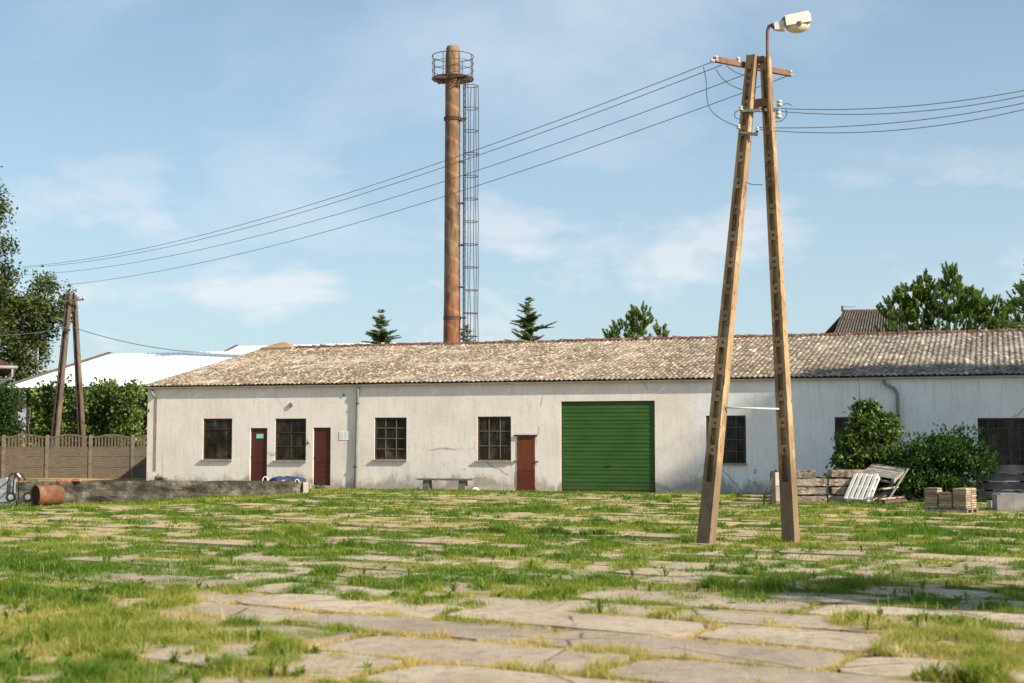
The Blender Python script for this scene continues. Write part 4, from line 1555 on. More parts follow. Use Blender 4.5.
insulator(P(716.2, 61.5, PY - .25), (0, 0, 1), .038, .10)
insulator(P(738.2, 63.5, PY + .05), (0, 0, 1), .042, .11)
insulator(P(790.5, 76, PY + .73), (0, 0, 1), .036, .10)
insulator(P(714, 61, PY - .34), (-1, -.4, 0), .036, .07)
# lower brackets
mb = MB()
mb.bar(P(741, 111, PY - .16), P(778, 109.5, PY + .04), 0.06, 0.05)
mb.build('bracket', 'steel_dark', up)
mb = MB()
mb.bar(P(739, 132.5, PY - .16), P(757.5, 134.5, PY - .12), 0.05, 0.045)
mb.bar(P(756.5, 134, PY - .12), P(757.5, 129, PY - .12), 0.04, 0.04)
mb.build('bracket', 'steel_dark', up)
for (px, py, dy, r) in ((779.5, 106.5, .06, .05), (778.5, 118.5, .06, .055), (741, 110.5, -.2, .035), (738.5, 129, -.2, .035), (760.5, 112, -.05, .04), (757.5, 131, -.13, .03)):
    insulator(P(px, py, PY + dy), (0, 0, 1), r, r * 2.3)

# street lamp bolted to the right leg
lamp = thing('street_lamp', 'white boxy street lamp on a bent pipe at the top of the concrete pole', 'street lamp', P(768.5, 130, PY - .16))
mb = MB()
ap = [P(769, 131, PY - .15), P(768.3, 90, PY - .13), P(767.5, 55, PY - .12), P(767.3, 36, PY - .12), P(767.6, 30, PY - .12), P(769, 26, PY - .12), P(772.3, 25, PY - .13), P(777, 24.6, PY - .14)]
mb.tube(ap, 0.028, 10)
mb.build('arm', 'steel_rust', lamp, smooth=True)
hx = P(774, 25.6, PY - .14)
ux = (P(810, 21.0, PY - .10) - hx)
Lh = ux.length
ux.normalize()
uy = Vector((0, 0, 1)).cross(ux).normalized()
uz = ux.cross(uy).normalized()


def hpt(a, b, c):
    return hx + ux * a + uy * b + uz * c


mb = MB()
def frustum(a0, a1, w0, w1, z00, z01, z10, z11):
    mb.hexa([hpt(a0, -w0, z00), hpt(a1, -w1, z10), hpt(a1, w1, z10), hpt(a0, w0, z00), hpt(a0, -w0, z01), hpt(a1, -w1, z11), hpt(a1, w1, z11), hpt(a0, w0, z01)])


frustum(-0.01, 0.17, 0.05, 0.085, -0.075, 0.045, -0.11, 0.055)
mb.build('neck', 'lamp_white', lamp)
mb = MB()
frustum(0.172, 0.62, 0.125, 0.14, -0.055, 0.085, -0.04, 0.11)
frustum(0.178, 0.60, 0.10, 0.115, 0.086, 0.125, 0.111, 0.155)
mb.build('housing', 'lamp_white', lamp)
mb = MB()
nu, nv = 18, 6
for i in range(nv + 1):
    th = math.pi / 2 * i / nv
    for k in range(nu):
        a = 2 * math.pi * k / nu
        mb.v.append(hpt(0.41 + math.cos(a) * math.cos(th) * 0.215, math.sin(a) * math.cos(th) * 0.125, -0.056 - math.sin(th) * 0.125))
for i in range(nv):
    for k in range(nu):
        mb.f.append((i * nu + (k + 1) % nu, i * nu + k, (i + 1) * nu + k, (i + 1) * nu + (k + 1) % nu))
mb.build('glass_bowl', 'lamp_bowl', lamp, smooth=True)
mb = MB()
mb.box(hpt(0.40, -0.135, -0.05), ux * .03, uy * .012, uz * .035)
mb.build('clip', 'steel_dark', lamp)
mb = MB()
mb.box(hpt(0.17, 0, 0.02), ux * .006, uy * .13, uz * .085)
mb.build('gasket', 'steel_dark', lamp)
mb = MB()
mb.lathe(hx - ux * .04, ux, [(0, .045), (.05, .05), (.06, .04)], 12)
mb.build('collar', 'steel_dark', lamp)

# ------------------------------------------------------------------ overhead wires
def wire(a, b, sag, r, label, group, n=40, name='overhead_wire'):
    a, b = Vector(a), Vector(b)
    pts = []
    for i in range(n + 1):
        f = i / n
        p = a.lerp(b, f)
        p.z -= sag * 4 * f * (1 - f)
        pts.append(p)
    mb = MB()
    mb.tube(pts, r, 6)
    o = mb.build(name, 'wire', None, origin=a, smooth=True)
    tag(o, label, 'wire', group)
    return o


def wire_fit(a, px_mid, py_mid, px_end, py_end, y_end, label, group, r=0.0068):
    """wire from a through a middle picture point to its far end; the sag is solved for"""
    a = Vector(a)
    b = P(px_end, py_end, y_end)
    # fraction at which the straight plan line passes px_mid
    lo, hi = 0.0, 1.0
    for _ in range(60):
        f = (lo + hi) / 2
        q = a.lerp(b, f)
        px = 512 + FPX * q.x / (FWD.dot(q - CAM))
        if px > px_mid:
            lo = f
        else:
            hi = f
    q = a.lerp(b, f)
    want = P(px_mid, py_mid, q.y).z
    sag = (q.z - want) / (4 * f * (1 - f))
    return wire(a, b, sag, r, label, group)


GL = 'overhead wires running left from the concrete pole'
wire_fit(P(712.5, 61.8, PY - .36), 443, 161.5, 23, 266.5, 58, 'topmost of the four dark overhead wires running left from the pole', GL)
wire_fit(P(722, 65, PY - .15), 443, 167.5, 22, 267.8, 58.4, 'second from the top of the four overhead wires running left', GL)
wire_fit(P(757, 70, PY + .3), 443, 181.8, 19, 275, 58.8, 'third from the top of the four overhead wires running left', GL)
wire_fit(P(789, 75.5, PY + .72), 443, 196.8, 20, 288, 59.2, 'lowest of the four dark overhead wires running left from the pole', GL)
GR = 'overhead wires running right from the concrete pole'
for (p0, p1, sg, lab) in (((781, 108.5), (1060, 83.0), .16, 'topmost of the four overhead wires leaving the pole to the right'),
                         ((781, 111.5), (1060, 87.5), .20, 'second from the top of the four overhead wires leaving to the right'),
                         ((757.5, 127.5), (1060, 95.0), .17, 'third from the top of the four overhead wires leaving to the right'),
                         ((759, 129.5), (1060, 100.0), .24, 'lowest of the four overhead wires leaving the pole to the right')):
    wire(P(*p0, PY + .05), P(*p1, PY - 1.0), sg, .0068, lab, GR)


def jumper(pts, label, dy=-.3):
    P_ = [P(x, y, PY + dy) for x, y in pts]
    out = []
    for i in range(len(P_) - 1):
        p0, p1, p2, p3 = P_[max(i - 1, 0)], P_[i], P_[i + 1], P_[min(i + 2, len(P_) - 1)]
        for k in range(6):
            t = k / 6
            out.append(0.5 * ((2 * p1) + (p2 - p0) * t + (2 * p0 - 5 * p1 + 4 * p2 - p3) * t * t + (3 * p1 - p0 - 3 * p2 + p3) * t ** 3))
    out.append(P_[-1])
    mb = MB()
    mb.tube(out, .0075, 6)
    tag(mb.build('jumper_cable', 'wire', None, origin=P_[0], smooth=True), label, 'cable', 'loose jumper cables at the pole head')


jumper([(703.5, 67), (706, 80), (707, 98), (711, 110), (722, 119.5), (737.5, 126.5)], 'long loose jumper cable hanging in a loop left of the pole head')
jumper([(716, 69), (722, 78), (731, 85), (743, 90)], 'short jumper cable sloping from the crossarm to the left leg')
jumper([(727, 66), (735, 72), (744, 75)], 'shortest jumper cable just under the left half of the crossarm')
jumper([(741, 110), (735.5, 112), (735, 117), (740, 119.5)], 'tiny jumper loop bulging left of the left leg')
jumper([(786, 109.5), (786.5, 115), (782, 120.5), (773, 122)], 'jumper loop bulging right of the right leg', .05)
jumper([(782, 105), (787, 103.5), (792, 105.5)], 'short cable tail curling from the upper right insulator', .06)
jumper([(746, 182), (753, 184.5), (763, 184.8)], 'slack cable hanging between the two pole legs', -.05)
wire(P(72, 327, 69.4), wallpt(206, 352, 0.0) + Vector((0, 0, 0)) if False else P(210, 353, 70.5), .25, .018, 'single drop wire from the small far pole to the white-roofed shed', None)

# ------------------------------------------------------------------ small far A-pole
FYp = 70.0
fp = thing('utility_pole', 'smaller distant two-legged pole rising behind the fence and shrubs', 'utility pole', (P(68, 440, FYp).x, FYp, 0))
b1 = P(52, 440, FYp - .3)
b2 = P(84.5, 440, FYp + .6)
b1.z = b2.z = 0
pole_leg(fp, b1, P(69.5, 293.5, FYp), 0.34, 0.30, Vector((.9, -.43, 0)), .66, .5, 1.0, mat='farpole')
pole_leg(fp, b2, P(74, 295, FYp + .3), 0.31, 0.28, Vector((.9, -.43, 0)), .66, .5, 1.0, mat='farpole')
mb = MB()
mb.bar(P(65, 301, FYp - .35), P(84, 299.5, FYp - .1), .08, .08)
mb.build('crossarm', 'steel_dark', fp)
mb = MB()
mb.bar(P(65, 330, FYp - .3), P(70, 330, FYp - .3), .12, .1)
mb.build('clamp', 'steel_dark', fp)
insulator(P(83.5, 299, FYp - .12), (0, 0, 1), .07, .16, fp)
mb = MB()
mb.box(P(71.5, 307, FYp + .15), (.12, 0, 0), (0, .12, 0), (0, 0, .25))
mb.build('spacer', 'steel_dark', fp)
wire(P(68, 327, FYp - .3), P(-70, 331, FYp - 8), .3, .016, 'drop wire from the small far pole leading out to the left', None)

# ------------------------------------------------------------------ sheds and houses behind
def sheet_slope(mb, c_ll, c_lr, c_ul, c_ur, nrib, amp):
    """ribbed roof sheet between lower-left, lower-right, upper-left, upper-right"""
    k = nrib * 4
    nrm = (c_lr - c_ll).cross(c_ul - c_ll).normalized()
    if nrm.z < 0:
        nrm = -nrm
    vs_ = []
    for i in range(k + 1):
        f = i / k
        o = nrm * (amp if i % 4 in (1, 2) else 0)
        vs_ += [c_ll.lerp(c_lr, f) + o, c_ul.lerp(c_ur, f) + o]
    mb.add(vs_, [(2 * i, 2 * i + 2, 2 * i + 3, 2 * i + 1) for i in range(k)])


def shed(name, label, eave_l, width, half, eave_z, ridge_z, cat='shed', verge_only=False):
    """open shed parallel to the warehouse; eave_l = plan point of its front left roof corner"""
    e = Vector((eave_l.x, eave_l.y, 0))
    t = thing(name, label, cat, e + UR * width / 2 + NB * half)
    mb = MB()
    z = lambda v: Vector((0, 0, v))
    ll, lr = e + z(eave_z), e + UR * width + z(eave_z)
    ul, ur = e + NB * half + z(ridge_z), e + UR * width + NB * half + z(ridge_z)
    bl, br_ = e + NB * 2 * half + z(eave_z), e + UR * width + NB * 2 * half + z(eave_z)
    sheet_slope(mb, ll, lr, ul, ur, int(width / 0.35), .035)
    sheet_slope(mb, bl, br_, ul, ur, int(width / 0.35), .035)
    mb.build('roof', 'metal_roof', t)
    mb = MB()
    dn = z(-.06)
    for s in (ll, bl):
        mb = MB()
        mb.bar(s + dn - UR * .03, ul + dn - UR * .03, .08, .42)
        mb.build('verge_board', 'verge', t)
    mb = MB()
    mb.bar(ll + z(-.07) + NB * .03, lr + z(-.07) + NB * .03, .05, .10)
    mb.build('eave_board', 'verge', t)
    mb = MB()
    i0, i1 = 0.7, width - .3
    f0, f1 = 0.9, 2 * half - .6
    c = [e + UR * a + NB * b for a, b in ((i0, f0), (i1, f0), (i1, f1), (i0, f1))]
    sl = (ridge_z - eave_z) / half
    zt = eave_z + f0 * sl - .12
    zg_ = ridge_z - .15
    pk = [e + UR * i0 + NB * half, e + UR * i1 + NB * half]
    mb.add([q + z(-.2) for q in c] + [q + z(zt - (0 if k < 2 else .05)) for k, q in enumerate(c)] + [pk[0] + z(zg_), pk[1] + z(zg_)],
           [(0, 1, 5, 4), (1, 2, 6, 9, 5), (2, 3, 7, 6), (3, 0, 4, 8, 7)])
    mb.build('wall', 'shed_dark', t)  # dark sheet standing in for the shaded inside
    for a in np.arange(0.5, width, 3.0):
        mb = MB()
        q = e + UR * float(a) + NB * .3
        mb.bar(q + z(-.2), q + z(eave_z + .3 * sl - .03), .16)
        mb.build('post', 'shed_dark', t)
    return t


sa = P(5, 388, 76)
shed('shed', 'open timber shed, its shaded inside painted dark, under a bright white metal roof behind the fence', sa, 13.6, 9.4, sa.z, P(130, 355, 85.6).z)
sb2 = P(150, 372, 90)
rid2 = P(237, 346.5, 112)
shed('shed', 'taller white-roofed shed just behind the left end of the warehouse ridge', Vector((rid2.x, rid2.y, 0)) - NB * 8.5, 14, 8.5, 6.3, rid2.z)

# small house at the left edge: only its roof corner comes into view
rc = P(15, 366, 58)
hs = thing('house', 'house with dark red hipped roof and pale gutter at the left edge', 'house', (rc.x - 5, rc.y + 4, 0))
hx_ = Vector((0.93, 0.37, 0)).normalized()      # along the eave, to the right
hy_ = Vector((-0.37, 0.93, 0)).normalized()
HW, HD = 10.0, 8.4


def hq(a, b, z):
    return Vector((rc.x, rc.y, 0)) + hx_ * (a - HW) + hy_ * b + Vector((0, 0, z))


ez_, pz_ = rc.z, rc.z + 2.2
mb = MB()
A1, A2, A3, A4 = hq(0, 0, ez_), hq(HW, 0, ez_), hq(HW, HD, ez_), hq(0, HD, ez_)
B1, B2 = hq(HD / 2, HD / 2, pz_), hq(HW - HD / 2, HD / 2, pz_)
dz_ = Vector((0, 0, .06))
mb.add([A1, A2, A3, A4, B1, B2] + [A1 - dz_, A2 - dz_, A3 - dz_, A4 - dz_], [(0, 1, 5, 4), (1, 2, 5), (2, 3, 4, 5), (3, 0, 4), (6, 7, 1, 0), (7, 8, 2, 1), (8, 9, 3, 2), (9, 6, 0, 3)])
mb.build('roof', 'tile_red', hs)
mb = MB()
mb.hexa([hq(.8, .8, -.3), hq(HW - .8, .8, -.3), hq(HW - .8, HD - .8, -.3), hq(.8, HD - .8, -.3), hq(.8, .8, ez_ - .07), hq(HW - .8, .8, ez_ - .07), hq(HW - .8, HD - .8, ez_ - .07), hq(.8, HD - .8, ez_ - .07)])
mb.build('wall', 'render_cream', hs)
mb = MB()
mb.tube([hq(.02, -.07, ez_ - .06), hq(HW + .07, -.07, ez_ - .06), hq(HW + .07, HD, ez_ - .06)], .07, 10)
mb.build('gutter', 'eave_grey', hs, smooth=True)
mb = MB()
mb.tube([hq(HW - .1, -.05, ez_ - .1), hq(HW - .1, -.04, ez_ - .42), hq(HW - .5, .4, ez_ - .7), hq(HW - .86, .74, ez_ - .9), hq(HW - .86, .74, 0)], .05, 8)
mb.build('downpipe', 'eave_grey', hs, smooth=True)

# tiled house behind the warehouse, right
hl_ = P(838, 333, 76)
hr_ = P(845, 311.5, 80)
th = thing('house', 'house with dark ribbed tile roof showing above the warehouse beside the pine', 'house', (hl_.x + 4, 82, 0))
mb = MB()
wH = 3.2
rl = Vector((hr_.x, 80, hr_.z))
ll = Vector((hl_.x - .6, 76, hl_.z - 1.2))
rl2 = rl + Vector((wH, -.4, 0))
ll2 = ll + Vector((wH + 1, -.4, 0))
sheet_slope(mb, ll, ll2, rl, rl2, 24, .09)
bb = Vector((0, 8.4, 0))
bl_, bl2 = Vector((ll.x, ll.y + 8, ll.z)), Vector((ll2.x, ll2.y + 8, ll2.z))
sheet_slope(mb, bl_, bl2, rl, rl2, 24, .09)
mb.build('roof', 'tile_dark', th)
mb = MB()
mb.tube([rl + Vector((-.1, 0, .02)), rl2 + Vector((0, 0, .02))], .09, 8)
mb.build('ridge_cap', 'ridge', th)
mb = MB()
mb.bar(ll + Vector((-.05, -.02, -.05)), rl + Vector((-.08, 0, -.03)), .08, .16)
mb.build('verge_board', 'verge', th)
mb = MB()
cs = [Vector((ll.x + .5, ll.y + .5, 0)), Vector((ll2.x - .4, ll2.y + .5, 0)), Vector((bl2.x - .4, bl2.y - .5, 0)), Vector((bl_.x + .5, bl_.y - .5, 0))]
zt = ll.z + .05
mb.add([q + Vector((0, 0, -.2)) for q in cs] + [q + Vector((0, 0, zt)) for q in cs] + [Vector((rl.x + .2, rl.y, rl.z - .2)), Vector((rl2.x - .2, rl2.y, rl2.z - .2))],
       [(0, 1, 5, 4), (1, 2, 6, 9, 5), (2, 3, 7, 6), (3, 0, 4, 8, 7)])
mb.build('wall', 'render_cream', th)
mb = MB()
q = rl + Vector((-.15, 0, 0))
mb.tube([q, q + Vector((0, 0, .32))], .06, 8)
mb.tube([q + Vector((0, 0, .25)), q + Vector((.75, 0, .27))], .014, 6)
mb.build('roof_mast', 'steel_dark', th)

# ------------------------------------------------------------------ yard clutter at right
# stacked old beams in front of the wall
SY = 39.75


def beam(c, half, yaw, hz, dy, mat, label, group, seed):
    rr = random.Random(seed)
    mb = MB()
    ux_, uy_ = Vector((math.cos(yaw), math.sin(yaw), 0)), Vector((-math.sin(yaw), math.cos(yaw), 0))
    n = 14
    for i in range(n + 1):
        f = -1 + 2 * i / n
        x = half * f * (1 if 0 < i < n else 1 - .03 * rr.random())
        w = 1 - .09 * rr.random()
        zt, zb = hz / 2 * (1 - .22 * rr.random() ** 2), -hz / 2 * (1 - .22 * rr.random() ** 2)
        fr = dy / 2 * w
        mb.v += [c + ux_ * x - uy_ * fr + Vector((0, 0, zb)), c + ux_ * x + uy_ * fr + Vector((0, 0, zb)), c + ux_ * x + uy_ * fr + Vector((0, 0, zt)), c + ux_ * x - uy_ * fr + Vector((0, 0, zt))]
        if i:
            a, b = 4 * (i - 1), 4 * i
            for k in range(4):
                mb.f.append((a + k, b + k, b + (k + 1) % 4, a + (k + 1) % 4))
    mb.f += [(3, 2, 1, 0), (4 * n, 4 * n + 1, 4 * n + 2, 4 * n + 3)]
    o = mb.build('beam', mat, None, origin=c - Vector((0, 0, hz / 2)))
    return tag(o, label, 'beam', group)


lev = ['bottom', 'second', 'third', 'top']
yaw = R(-4)
for part, (pa, pb) in enumerate(((775, 829), (829.5, 877))):
    for k in range(4):
        ya, yb = 502.5 - k * 8.9, 502.5 - (k + 1) * 8.9 + 1.4
        ca_, cb_ = P(pa + (2.5 * (k % 2)), (ya + yb) / 2, SY), P(pb - (1.5 * ((k + part) % 2)), (ya + yb) / 2, SY - .2)
        c = (ca_ + cb_) / 2 + Vector((0, .35, 0))
        h_ = (ya - yb) * SY / 1422
        if k == 3 and part == 0:
            cb_ = P(817, (ya + yb) / 2, SY - .2)
            c = (ca_ + cb_) / 2 + Vector((0, .35, 0))
        c.z = 0.06 + 0.235 * k
        beam(c, (cb_ - ca_).length / 2, yaw + R(random.uniform(-1, 1)), 0.205, .7, 'oldwood',
             f'weathered pale beam, {lev[k]} of four in the {("left half", "right half")[part]} of the stack by the pole', 'weathered beams in the long stack', 50 + k + 7 * part)
# spacers: battens between the layers are real sticks
for part, (pa, pb) in enumerate(((784, 822), (836, 868))):
    for k in range(1, 4):
        for e, px in enumerate((pa, pb)):
            mb = MB()
            q = P(px, 480, SY)
            zz = 0.06 + 0.235 * k - 0.1175
            mb.abox((q.x, q.y + .33, zz), .07, .6, .036)
            mb.abox((q.x, q.y + .33, zz + .0165), .05, .58, .006)
            tag(mb.build('batten', 'soffit', None, origin=(q.x, q.y, zz - .018)),
                f'thin dark batten under the {lev[k]} beam, {("left", "right")[e]} end of the stack\'s {("left", "right")[part]} half', 'batten', 'spacer battens in the beam stack')
# stake and leaning iron at the left end
mb = MB()
q = G(773.5, 503.5)
mb.bar(q + Vector((0, 0, -.05)), P(772.5, 472, q.y + .03), .12, .12)
mb.bar(P(772.5, 472, q.y + .03), P(772.6, 471, q.y + .03), .08, .08)
tag(mb.build('stake', 'soffit', None, origin=q), 'dark upright timber stake at the left end of the beam stack', 'stake')
mb = MB()
q = P(776.5, 483, SY - .25)
mb.abox((q.x, q.y, 0.62), .12, .14, .36, R(8))
mb.abox((q.x, q.y, 0.803), .10, .12, .006, R(8))
mb.abox((q.x + .01, q.y, 0.22), .14, .16, .40, R(-5))
tag(mb.build('stone_block', 'pale_conc', None, origin=(q.x, q.y, 0)), 'narrow pale stone block stood between the stake and the beams', 'block')
mb = MB()
q0, q1, q2 = G(764, 504), P(769, 487, 37.6), P(772, 478, 37.9)
mb.tube([q0, P(764, 496, 37.7), q1, q2], .022, 8)
mb.tube([P(764, 496, 37.7), P(771, 495, 37.8), G(771, 504)], .02, 8)
tag(mb.build('iron_frame', 'steel_dark', None, origin=q0, smooth=True), 'bent dark iron frame leaning on the stake by the pole', 'frame')


def pallet(name, o, ex, ey, nsl, label, mat, group=None, thick=.022, stringer=.10, gapf=0.42):
    """o corner, ex along the row of slats (across), ey along each slat"""
    ez = ex.cross(ey).normalized()
    t = thing(name, label, 'pallet', o, group)
    lx_, ly_ = ex.length, ey.length
    exn, eyn = ex.normalized(), ey.normalized()
    w = lx_ / (nsl + (nsl - 1) * gapf)
    for i in range(nsl):
        mb = MB()
        a = i * w * (1 + gapf)
        c = o + exn * (a + w / 2) + eyn * (ly_ / 2 + random.uniform(-.01, .01)) + ez * (stringer / 2 + thick / 2 + .002)
        mb.box(c, exn * w / 2, eyn * ly_ / 2, ez * thick / 2)
        mb.build('slat', mat, t)
    for f in (0.05, 0.5, 0.95):
        mb = MB()
        mb.box(o + exn * lx_ / 2 + eyn * (ly_ * f), exn * (lx_ / 2 - .01), eyn * .045, ez * stringer / 2)
        mb.build('stringer', mat, t)
    for i in (0, nsl // 2, nsl - 1):
        mb = MB()
        a = i * w * (1 + gapf)
        mb.box(o + exn * (a + w / 2) + eyn * (ly_ / 2) - ez * (stringer / 2 + thick / 2 + .002), exn * w / 2, eyn * (ly_ / 2 - .02), ez * thick / 2)
        mb.build('bottom_board', mat, t)
    return t


o_ = G(845, 502.5) + Vector((0, 0, .06))
ex = G(868.5, 503.8) + Vector((0, 0, .06)) - o_
ey = P(855.8, 475, o_.y + .75) - o_
# outward face towards the camera
pallet('pallet', o_, ex, ey, 5, 'clean white wooden pallet leaning on the beam stack', 'wood_white', 'wooden pallets by the beam stack', gapf=.62)
o2 = P(861, 475, 38.4)
ex2 = P(889, 481, 37.9) - o2
ey2 = P(872, 465.8, 39.6) - o2
e_up = ey2
# slats run left to right: ey is along the slat
o3 = P(861, 476.0, 39.5)
ey3 = P(891, 480.5, 38.7) - o3
ex3 = (P(873, 465.5, 40.9) - o3)
pallet('pallet', o3 + ex3, -ex3, ey3 * 1.12, 7, 'grey weathered pallet lying tilted on top of the wood heap', 'wood_grey', 'wooden pallets by the beam stack', gapf=.25)
q = G(876, 501) + Vector((0, .4, .08))
pallet('pallet', q, Vector((.2, .75, 0)), Vector((.95, -.12, 0)), 6, 'old pallet lying flat at the bottom of the wood heap', 'wood_grey', 'wooden pallets by the beam stack')
pallet('pallet', q + Vector((.02, .05, .17)), Vector((.1, .75, .03)), Vector((.93, .03, .04)), 6, 'old pallet second from the ground in the wood heap', 'wood_grey', 'wooden pallets by the beam stack')
labs = ['broken pale board sticking out low right of the wood heap', 'split log lying at the foot of the wood heap', 'long thin board propped up the right side of the wood heap',
        'short grey board end between the two lower pallets', 'dark board leaning under the tilted grey pallet', 'pale stick poking towards the white pallet foot']
for i, (p0, p1, w, m) in enumerate((((880, 499), (903, 497), .09, 'oldwood'), ((884, 503), (905, 501), .13, 'bark'), ((888, 500), (908, 468.5), .05, 'wood_grey'), ((881, 489), (897, 487), .10, 'oldwood'),
                                    ((878, 502), (892, 483), .08, 'soffit'), ((872, 500), (886, 495), .06, 'oldwood'))):
    a = G(*p0) if p0[1] > 501 else P(*p0, 38.0 - .1 * i)
    a = P(*p0, 37.75 + .08 * i)
    b = P(*p1, 38.2 + .08 * i)
    mb = MB()
    if m == 'bark':
        mb.tube([a, a.lerp(b, .5) + Vector((0, 0, .02)), b], [w * .5, w * .55, w * .45], 10)
    else:
        mb.bar(a, b, w, .035)
        mb.bar(a.lerp(b, .03), a.lerp(b, .97), w * .8, .039)
    tag(mb.build('log' if m == 'bark' else 'board', m, None, origin=a), labs[i], 'log' if m == 'bark' else 'board', 'loose wood in the heap')

# paver stacks on a pallet
d1, d2 = Vector((-.79, .61, 0)), Vector((.61, .79, 0))
corner = P(966.5, 509, 34.0)
corner.z = 0
zg = ghf(corner.x, corner.y)
PW = .335
pallet('pallet', corner + d1 * 1.06 + Vector((0, 0, zg + .06)), -d1 * 1.08, d2 * .74, 7, 'low dark pallet under the stacks of pavers', 'wood_grey', 'wooden pallets by the beam stack')
pm = MB()
pm.abox((0, 0, .0265), PW - .012, PW - .012, .038)
pm.abox((0, 0, .0265), PW - .07, PW - .07, .053)
pav0 = None
ordn = ['lowest', 'second', 'third', 'fourth', 'fifth', 'sixth', 'seventh', 'eighth', 'ninth']
z_base = zg + .06 + .05 + .024 + .006
stacks = [(2, 0, 9, 'leftmost'), (1, 0, 7, 'short middle'), (0, 0, 9, 'front corner'), (0, 1, 9, 'rightmost')]
for (i, j, cnt, nm) in stacks:
    for k in range(cnt):
        c = corner + d1 * (PW * (i + .5) + (.02 * i)) + d2 * (PW * (j + .5) + .03 * j)
        if pav0 is None:
            pv_ = pav0 = pm.build('paver', 'paver')
        else:
            pv_ = pav0.copy()
            COL.objects.link(pv_)
        pv_.location = (c.x + random.uniform(-.008, .008), c.y + random.uniform(-.008, .008), z_base + k * .0535)
        pv_.rotation_euler = (0, 0, math.atan2(d1.y, d1.x) + R(random.uniform(-2, 2)))
        top_ = 'topmost' if k == cnt - 1 else ordn[k] + (' from the bottom' if k else '')
        tag(pv_, f'{top_} paver in the {nm} stack of tan pavers', 'paver', 'concrete pavers stacked on the pallet')

# grey blocks at the right edge
q = G(1000, 509.5)
mb = MB()
zt = P(1001, 494.5, q.y).z
mb.box(Vector((q.x + .62, q.y + .3, zt / 2 - .02)), Vector((.62, -.08, 0)), Vector((.03, .28, 0)), Vector((0, 0, zt / 2 + .02)))
mb.box(Vector((q.x + .3, q.y + .3, zt + .012)), Vector((.22, -.03, 0)), Vector((.02, .2, 0)), Vector((0, 0, .012)))
tag(mb.build('concrete_block', 'block', None, origin=(q.x, q.y, 0)), 'large grey concrete block at the right edge of the yard', 'block')
for i, (px, py, w, h_, lab) in enumerate(((995, 502, .30, .16, 'small pale concrete block on the ground left of the large grey block'), (999, 497.5, .26, .10, 'pale broken slab piece resting behind the small pale block'))):
    p = P(px, py, 36.2 + .45 * i)
    mb = MB()
    if i == 0:
        p.z = h_ / 2
    else:
        p.z = .14
        h_ = .28
    mb.hexa([Vector((p.x + sx * w / 2 * f, p.y + sy * .15 * f, p.z + sz_ * h_ / 2)) for sz_, f in ((-1, 1), (1, .9)) for sx, sy in ((-1, -1), (1, -.9), (1, 1), (-1, 1))])
    tag(mb.build('concrete_block', 'pale_conc', None, origin=(p.x, p.y, 0)), lab, 'block')
# second beam stack in the shade behind
for k in range(4):
    pa, pb = (938, 1003) if k % 2 == 0 else (950, 1010)
    for part in range(2):
        a = P(915 + part * 62 + 3 * (k % 2), 480, 41.0)
        b = P(972 + part * 70 + 4 * (k % 2), 480, 40.6)
        c = (a + b) / 2
        c.z = .13 + .25 * k
        c.y += .4
        beam(c, (b - a).length / 2 - .03, R(-3) + R(random.uniform(-1, 1)), .21, .6, 'beam_grey',
             f'grey beam, {lev[k]} of four in the {("left half", "right half")[part]} of the shaded stack behind the bush', 'grey beams stacked in the shade', 90 + k + 5 * part)
        for e in (0.2, .8):
            if k:
                mb = MB()
                q = a.lerp(b, e)
                mb.abox((q.x, q.y + .4, c.z - .125), .07, .5, .034)
                mb.abox((q.x, q.y + .4, c.z - .125), .06, .52, .02)
                tag(mb.build('batten', 'soffit', None, origin=(q.x, q.y, c.z - .14)), f'dark batten, {("left", "right")[e > .5]} one under the {lev[k]} beam of the shaded stack\'s {("left", "right")[part]} half', 'batten',
                    'battens in the shaded stack')

# ------------------------------------------------------------------ vegetation
def leaves_mesh(name, C, size, mat, tint, parent, droop=0.0, aspect=0.55, seed=0, out=None):
    """one small folded diamond leaf per point"""
    r = np.random.default_rng(seed)
    N = len(C)
    d = r.normal(size=(N, 3))
    d[:, 2] = d[:, 2] * (1 - droop) - droop * 1.2
    if out is not None:
        d = d + out * 0.9
    d /= np.linalg.norm(d, axis=1)[:, None] + 1e-9
    q = r.normal(size=(N, 3))
    s = np.cross(d, q)
    s /= np.linalg.norm(s, axis=1)[:, None] + 1e-9
    L_ = (size * (0.6 + 0.8 * r.random(N)))[:, None]
    Wd = L_ * aspect
    V = np.zeros((N, 4, 3))
    V[:, 0] = C
    V[:, 1] = C + d * L_ * .5 + s * Wd * .5
    V[:, 2] = C + d * L_
    V[:, 3] = C + d * L_ * .5 - s * Wd * .5
    F = np.arange(N * 4).reshape(N, 4)
    return raw_mesh(name, V.reshape(-1, 3), faces_quad=F, mat=mat, attr=('tint', np.repeat(np.clip(tint, 0, 1), 4)), parent=parent)


